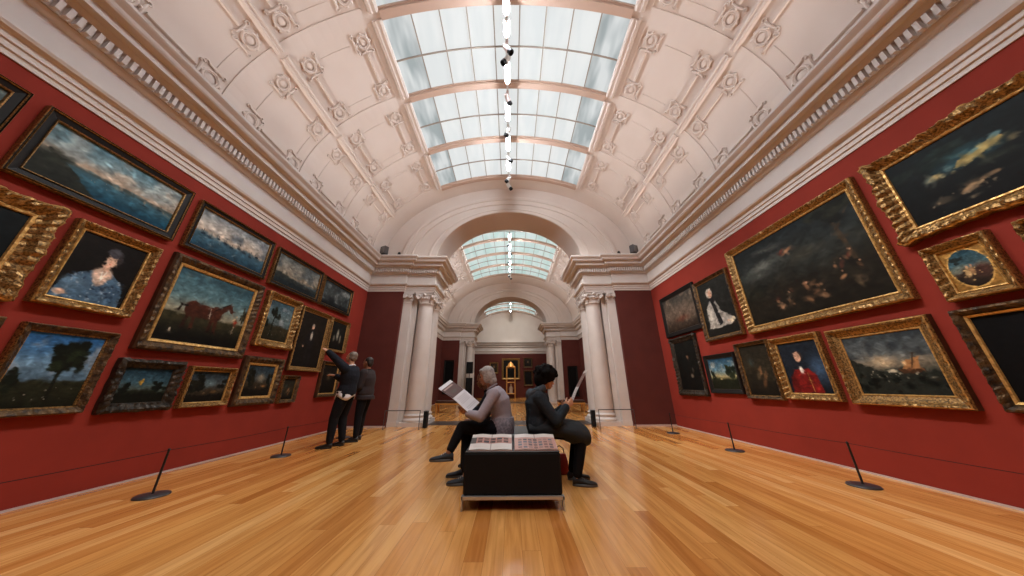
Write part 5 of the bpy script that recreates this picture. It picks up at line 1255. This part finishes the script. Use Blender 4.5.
# right reader, black hair, hooded jacket
t, at, R, K_ = person('seated person with fluffy black hair in a dark hooded jacket, reading a long sheet', dict(
    face=(1, 0, 0), look=(1, -0.10, -0.35), headup=(0.32, 0, 1), base=(0.30, 3.9, 0.0), skin=SKIN2, top=CHAR, bottom=DKTR, shoe=mk('black_shoe_canvas', (26, 27, 30), 0.6), sole=SOLEW, laces=mk('grey_laces', (110, 110, 112), 0.7), topfat=0.034, sleeve=0.96, legw=1.05,
    j=dict(pelvis=(0.33, 3.90, 0.575), waist=(0.315, 3.90, 0.70), chest=(0.32, 3.90, 0.83), neckbase=(0.365, 3.90, 0.975), necktop=(0.405, 3.90, 1.035), head=(0.455, 3.90, 1.115),
           shR=(0.335, 3.735, 0.905), elR=(0.52, 3.68, 0.655), wrR=(0.665, 3.77, 0.80), shL=(0.335, 4.065, 0.905), elL=(0.52, 4.10, 0.65), wrL=(0.66, 4.03, 0.775),
           hpR=(0.38, 3.81, 0.56), knR=(0.83, 3.79, 0.515), anR=(0.735, 3.78, 0.085), toR=(0.90, 3.76, 0.05), hpL=(0.38, 3.99, 0.56), knL=(0.83, 4.00, 0.51), anL=(0.72, 4.00, 0.085), toL=(0.88, 4.02, 0.05)),
    handR=((0.75, 0.15, 0.6), (0, 1, 0.2), (0.5, 0, 0.8), 0.65, 0.1), handL=((0.7, -0.2, 0.65), (0, -1, 0.2), (0.5, 0, 0.8), 0.65, 0.1)))
mb = MB(); rr = random.Random(2)
shell(mb, at, R, [(0, -0.03, 0.060, 0.130, 0.135, 0.118), (0, -0.085, 0.0, 0.12, 0.085, 0.115), (0.075, -0.03, 0.0, 0.036, 0.06, 0.08), (-0.075, -0.03, 0.0, 0.036, 0.06, 0.08), (0, 0.055, 0.085, 0.075, 0.045, 0.035)])
for i in range(46):
    a = rr.uniform(0, 6.283); b = rr.uniform(-0.2, 1.4); x, y, z = 0.13 * math.cos(a) * math.cos(b), -0.03 + 0.14 * math.sin(a) * math.cos(b), 0.055 + 0.12 * math.sin(b)
    if y > 0.04 and z < 0.09: continue
    mb.ball(at(x, y, z), rr.uniform(0.022, 0.034), 8)
blob_object('hair', mb, BLKHAIR, t, 0.008, 1)
mb = MB()   # hood lying on the back and a skirt of the coat over the thighs
for k in range(13):
    a = -2.3 + 4.6 * k / 12; c_ = Vector((0.04 - 0.085 * math.cos(a), 0.115 * math.sin(a), 0.985 + 0.0 * a - 0.04 * math.cos(a)))
    mb.ball(c_, (0.042, 0.042, 0.052), 12)
mb.ball((-0.055, 0, 0.93), (0.07, 0.10, 0.085), 14)
blob_object('hood', mb, mk('lighter_hood_cloth', (62, 71, 80), 0.9, bump=(14, 0.6, 0.03)), t, 0.009, 3)
mb = MB(); secs = []
for u, w, dz, hh in ((-0.10, 0.16, 0.0, 0.09), (0.02, 0.21, 0.0, 0.115), (0.15, 0.22, 0.0, 0.12), (0.30, 0.225, -0.01, 0.115), (0.44, 0.225, -0.045, 0.135), (0.54, 0.21, -0.07, 0.135), (0.615, 0.18, -0.09, 0.10), (0.64, 0.12, -0.10, 0.06)):
    secs.append(((u, 0, 0.565 + dz), (0, w, 0), (0, 0, hh)))
loft(mb, secs, 26); blob_object('coat_skirt', mb, mk('dark_grey_coat_cloth', (36, 42, 47), 0.9, bump=(10, 0.7, 0.03)), t, 0.01, 3)
def guide_paint(p):
    p.a[:] = (214, 208, 206); p.mix((p.v < 0.45) * 1.0, (120, 88, 80)); p.mix((p.v < 0.08) * 1.0, (206, 200, 198))
    for k in range(9): p.mix((np.abs(p.v - (0.52 + 0.05 * k)) < 0.007) * (p.u > 0.12) * (p.u < 0.86) * 0.5, (150, 150, 158))
sheet('gallery_guide', 'long folded guide sheet seen almost edge-on in the hands of the black-haired reader', (0.705, 3.99, 0.78), (0.0, -0.17, 0.0), (0.265, 0.0, 0.455), 0.012, guide_paint, 84)
# red bag under the bench edge
t = thing('bag', 'small red cloth bag on the floor behind the shoes of the black-haired reader', 'bag', (0.62, 4.25, 0))
mb = MB(); loft(mb, [((0, 0, 0.0), (0.09, 0, 0), (0, 0.06, 0)), ((0, 0, 0.02), (0.11, 0, 0), (0, 0.075, 0)), ((0, 0, 0.14), (0.10, 0, 0), (0, 0.06, 0)), ((0, 0, 0.22), (0.08, 0, 0), (0, 0.03, 0))]); mb.build('pouch', mk('red_bag_cloth', (150, 44, 40), 0.8, bump=(30, 0.5, 0.01)), t)
mb = MB(); mb.path([(-0.06, 0, 0.21), (-0.05, 0, 0.28), (0, 0, 0.31), (0.05, 0, 0.28), (0.06, 0, 0.21)], 0.007, 8); mb.build('handle', mk('dark_strap', (60, 30, 28), 0.7), t)

# two visitors standing at the left wall
t, at, R, K_ = person('standing grey-haired person in dark jacket and white shirt tail, pointing up at the left wall', dict(
    stand=True, face=(-1, 0.0, 0), look=(-1, 0.1, 0.15), headup=(0.12, 0, 1), base=(-3.30, 5.98, 0), skin=SKIN2, top=NAVY, bottom=DKTR, shoe=mk('black_leather_shoe', (20, 20, 22), 0.4), sole=BLSOLE, topfat=0.045, sleeve=0.96, legw=1.22, collar=SHIRT,
    j=dict(pelvis=(-3.25, 5.98, 0.93), waist=(-3.24, 5.98, 1.07), chest=(-3.24, 5.98, 1.24), neckbase=(-3.25, 5.98, 1.42), necktop=(-3.26, 5.98, 1.50), head=(-3.285, 5.98, 1.60),
           shL=(-3.26, 5.80, 1.365), elL=(-3.42, 5.75, 1.52), wrL=(-3.62, 5.72, 1.69), shR=(-3.26, 6.16, 1.36), elR=(-3.36, 6.18, 1.12), wrR=(-3.53, 5.98, 1.24),
           hpL=(-3.25, 5.89, 0.90), knL=(-3.33, 5.87, 0.50), anL=(-3.33, 5.87, 0.09), toL=(-3.50, 5.84, 0.05), hpR=(-3.25, 6.07, 0.90), knR=(-3.30, 6.10, 0.50), anR=(-3.24, 6.12, 0.09), toR=(-3.41, 6.12, 0.05)),
    handL=((-0.85, 0, 0.55), (0, 0.3, -1), (0, 1, 0.3), 0.25, 0.08), handR=((-0.8, -0.4, 0.3), (0, -0.3, -1), (0, -1, 0.5), 0.5, 0.1)))
mb = MB(); shell(mb, at, R, [(0, -0.028, 0.048, 0.084, 0.088, 0.078), (0, -0.062, -0.005, 0.078, 0.05, 0.07), (0.07, -0.02, 0.0, 0.015, 0.03, 0.04), (-0.07, -0.02, 0.0, 0.015, 0.03, 0.04)]); blob_object('hair', mb, mk('grey_hair', (112, 100, 90), 0.6, bump=(150, 0.5, 0.004)), t, 0.008, 2)
mb = MB(); rows = []
for z, e in ((0.96, 0.0), (0.89, 0.004), (0.835, 0.008)):
    row = []
    for k in range(36):
        a = 2 * math.pi * k / 36; rj = 1 + 0.06 * math.sin(7 * a) * (0.98 - z) * 6
        row.append((0.045 + (0.150 + e) * math.cos(a) * rj, (0.205 + e) * math.sin(a) * rj, z + 0.04 * math.sin(a * 3 + 1) * (0.98 - z) * 6))
    rows.append(row)
inner = [[(0.05 + (x - 0.05) * 0.97, y * 0.97, z) for x, y, z in r] for r in reversed(rows)]
mb.grid(rows + inner, 0, True, True); mb.build('shirt_tail', SHIRT, t)

t, at, R, K_ = person('standing person in a dark maroon coat and black trousers, half hidden behind the pointing visitor', dict(
    stand=True, face=(-1, 0.1, 0), look=(-1, 0.1, 0), base=(-3.22, 6.60, 0), skin=SKIN1, top=MARO, bottom=DKTR, shoe=mk('black_boot_leather', (20, 20, 22), 0.4), sole=BLSOLE, topfat=0.04, sleeve=0.95, legw=1.1, hem=[((-3.16, 6.60, 0.78), 0.21, 0.17)],
    j=dict(pelvis=(-3.17, 6.60, 0.90), waist=(-3.17, 6.60, 1.03), chest=(-3.18, 6.60, 1.20), neckbase=(-3.20, 6.60, 1.37), necktop=(-3.21, 6.60, 1.45), head=(-3.235, 6.60, 1.54),
           shL=(-3.20, 6.42, 1.32), elL=(-3.22, 6.38, 1.04), wrL=(-3.40, 6.46, 0.96), shR=(-3.20, 6.78, 1.32), elR=(-3.22, 6.82, 1.04), wrR=(-3.40, 6.74, 0.96),
           hpL=(-3.17, 6.51, 0.88), knL=(-3.19, 6.50, 0.48), anL=(-3.17, 6.49, 0.09), toL=(-3.34, 6.46, 0.05), hpR=(-3.17, 6.69, 0.88), knR=(-3.22, 6.72, 0.48), anR=(-3.24, 6.76, 0.09), toR=(-3.41, 6.76, 0.05)),
    handL=((-1, 0.2, -0.1), (0, 0, -1), (0, 1, 0), 0.5, 0.1), handR=((-1, -0.2, -0.1), (0, 0, -1), (0, -1, 0), 0.5, 0.1)))
mb = MB(); shell(mb, at, R, [(0, -0.028, 0.048, 0.086, 0.09, 0.08), (0, -0.066, -0.01, 0.08, 0.05, 0.085)]); blob_object('hair', mb, BRHAIR, t, 0.008, 2)

# ------------------------------------------------------------------ things in the farther rooms
WOODG = mk('honey_gilt_wood', (206, 150, 80), 0.4, 0.25)
t = thing('display_tower', 'tall honey-coloured display tower with a lit white piece inside, before the farthest wall', 'display case', (0.0, 26.3, 0))
for sx in (-1, 1):
    for sy in (-1, 1):
        mb = MB(); mb.bbox(sx * 0.36 - 0.05, sx * 0.36 + 0.05, sy * 0.3 - 0.05, sy * 0.3 + 0.05, 0, 2.55, 0.01); mb.build('post', WOODG, t)
for z in (0.35, 1.25, 2.5):
    mb = MB(); mb.bbox(-0.41, 0.41, -0.35, 0.35, z, z + 0.07, 0.01); mb.build('shelf', WOODG, t)
mb = MB(); mb.lathe([(0.40, 2.57), (0.38, 2.65), (0.25, 2.72), (0.22, 2.85), (0.10, 2.95), (0.03, 3.05)], n=20); mb.build('domed_top', WOODG, t)
t = thing('figurine', 'small bright white figurine standing inside the honey-coloured display tower', 'figurine', (0.0, 26.3, 0.421))
mb = MB(); loft(mb, [((0, 0, 0), (0.16, 0, 0), (0, 0.12, 0)), ((0, 0, 0.1), (0.13, 0, 0), (0, 0.1, 0)), ((0.02, 0, 0.4), (0.17, 0, 0), (0, 0.12, 0)), ((0, 0, 0.6), (0.06, 0, 0), (0, 0.05, 0))]); mb.ball((0, 0, 0.68), 0.09, 12)
blob_object('carved_figure', mb, mk('white_marble', (235, 230, 222), 0.4), t, 0.02, 2)
for (z0, z1, lb) in ((2.05, 2.75, 'upper'), (0.75, 1.85, 'lower')):
    pass
t = thing('notice_stand', 'dark two-part panel on a slim stand before the white columns left of the second arch', 'display panel', (-2.62, 18.55, 0))
mb = MB(); mb.bbox(-0.16, 0.26, -0.02, 0.02, 1.75, 2.45, 0.006); mb.build('upper_panel', BLACK, t)
mb = MB(); mb.bbox(-0.16, 0.26, -0.02, 0.02, 0.35, 1.50, 0.006); mb.build('lower_panel', BLACK, t)
mb = MB(); mb.tube((0.05, 0.03, 0), (0.05, 0.03, 2.4), 0.02); mb.build('pole', GREYMETAL, t)
mb = MB(); mb.lathe([(0.0, 0.02), (0.18, 0.015), (0.2, 0.0), (0, 0)], c=(0.05, 0.03, 0), n=24); mb.build('foot', GREYMETAL, t)
for s in (-1, 1):
    side = 'left' if s < 0 else 'right'
    t = thing('bench', 'low wooden bench with brown cushion, %s side of the room beyond the first arch' % side, 'bench', (s * 2.6, 13.2, 0))
    mb = MB(); mb.bbox(-0.55, 0.55, -0.25, 0.25, 0.36, 0.46, 0.02); mb.build('cushion', mk('brown_leather', (60, 34, 24), 0.5), t)
    mb = MB(); mb.bbox(-0.56, 0.56, -0.26, 0.26, 0.30, 0.36, 0.008); mb.build('seat_frame', WOODG, t)
    for sx in (-1, 1):
        for sy in (-1, 1):
            mb = MB(); mb.bbox(sx * 0.5 - 0.03, sx * 0.5 + 0.03, sy * 0.2 - 0.03, sy * 0.2 + 0.03, 0, 0.30, 0.006); mb.build('leg', WOODG, t)

# the bench group and the barriers were measured from the camera, which stands 6 cm right of the room's axis
for o in scene.objects:
    if o.parent is None and o.name.split('.')[0] in ('person', 'picture_booklet', 'leaflet', 'gallery_guide', 'bag', 'barrier_post', 'rope') or o.name == 'bench':
        o.location.x += 0.035 if o.name == 'bench' or o.name.startswith('picture_booklet') else 0.06
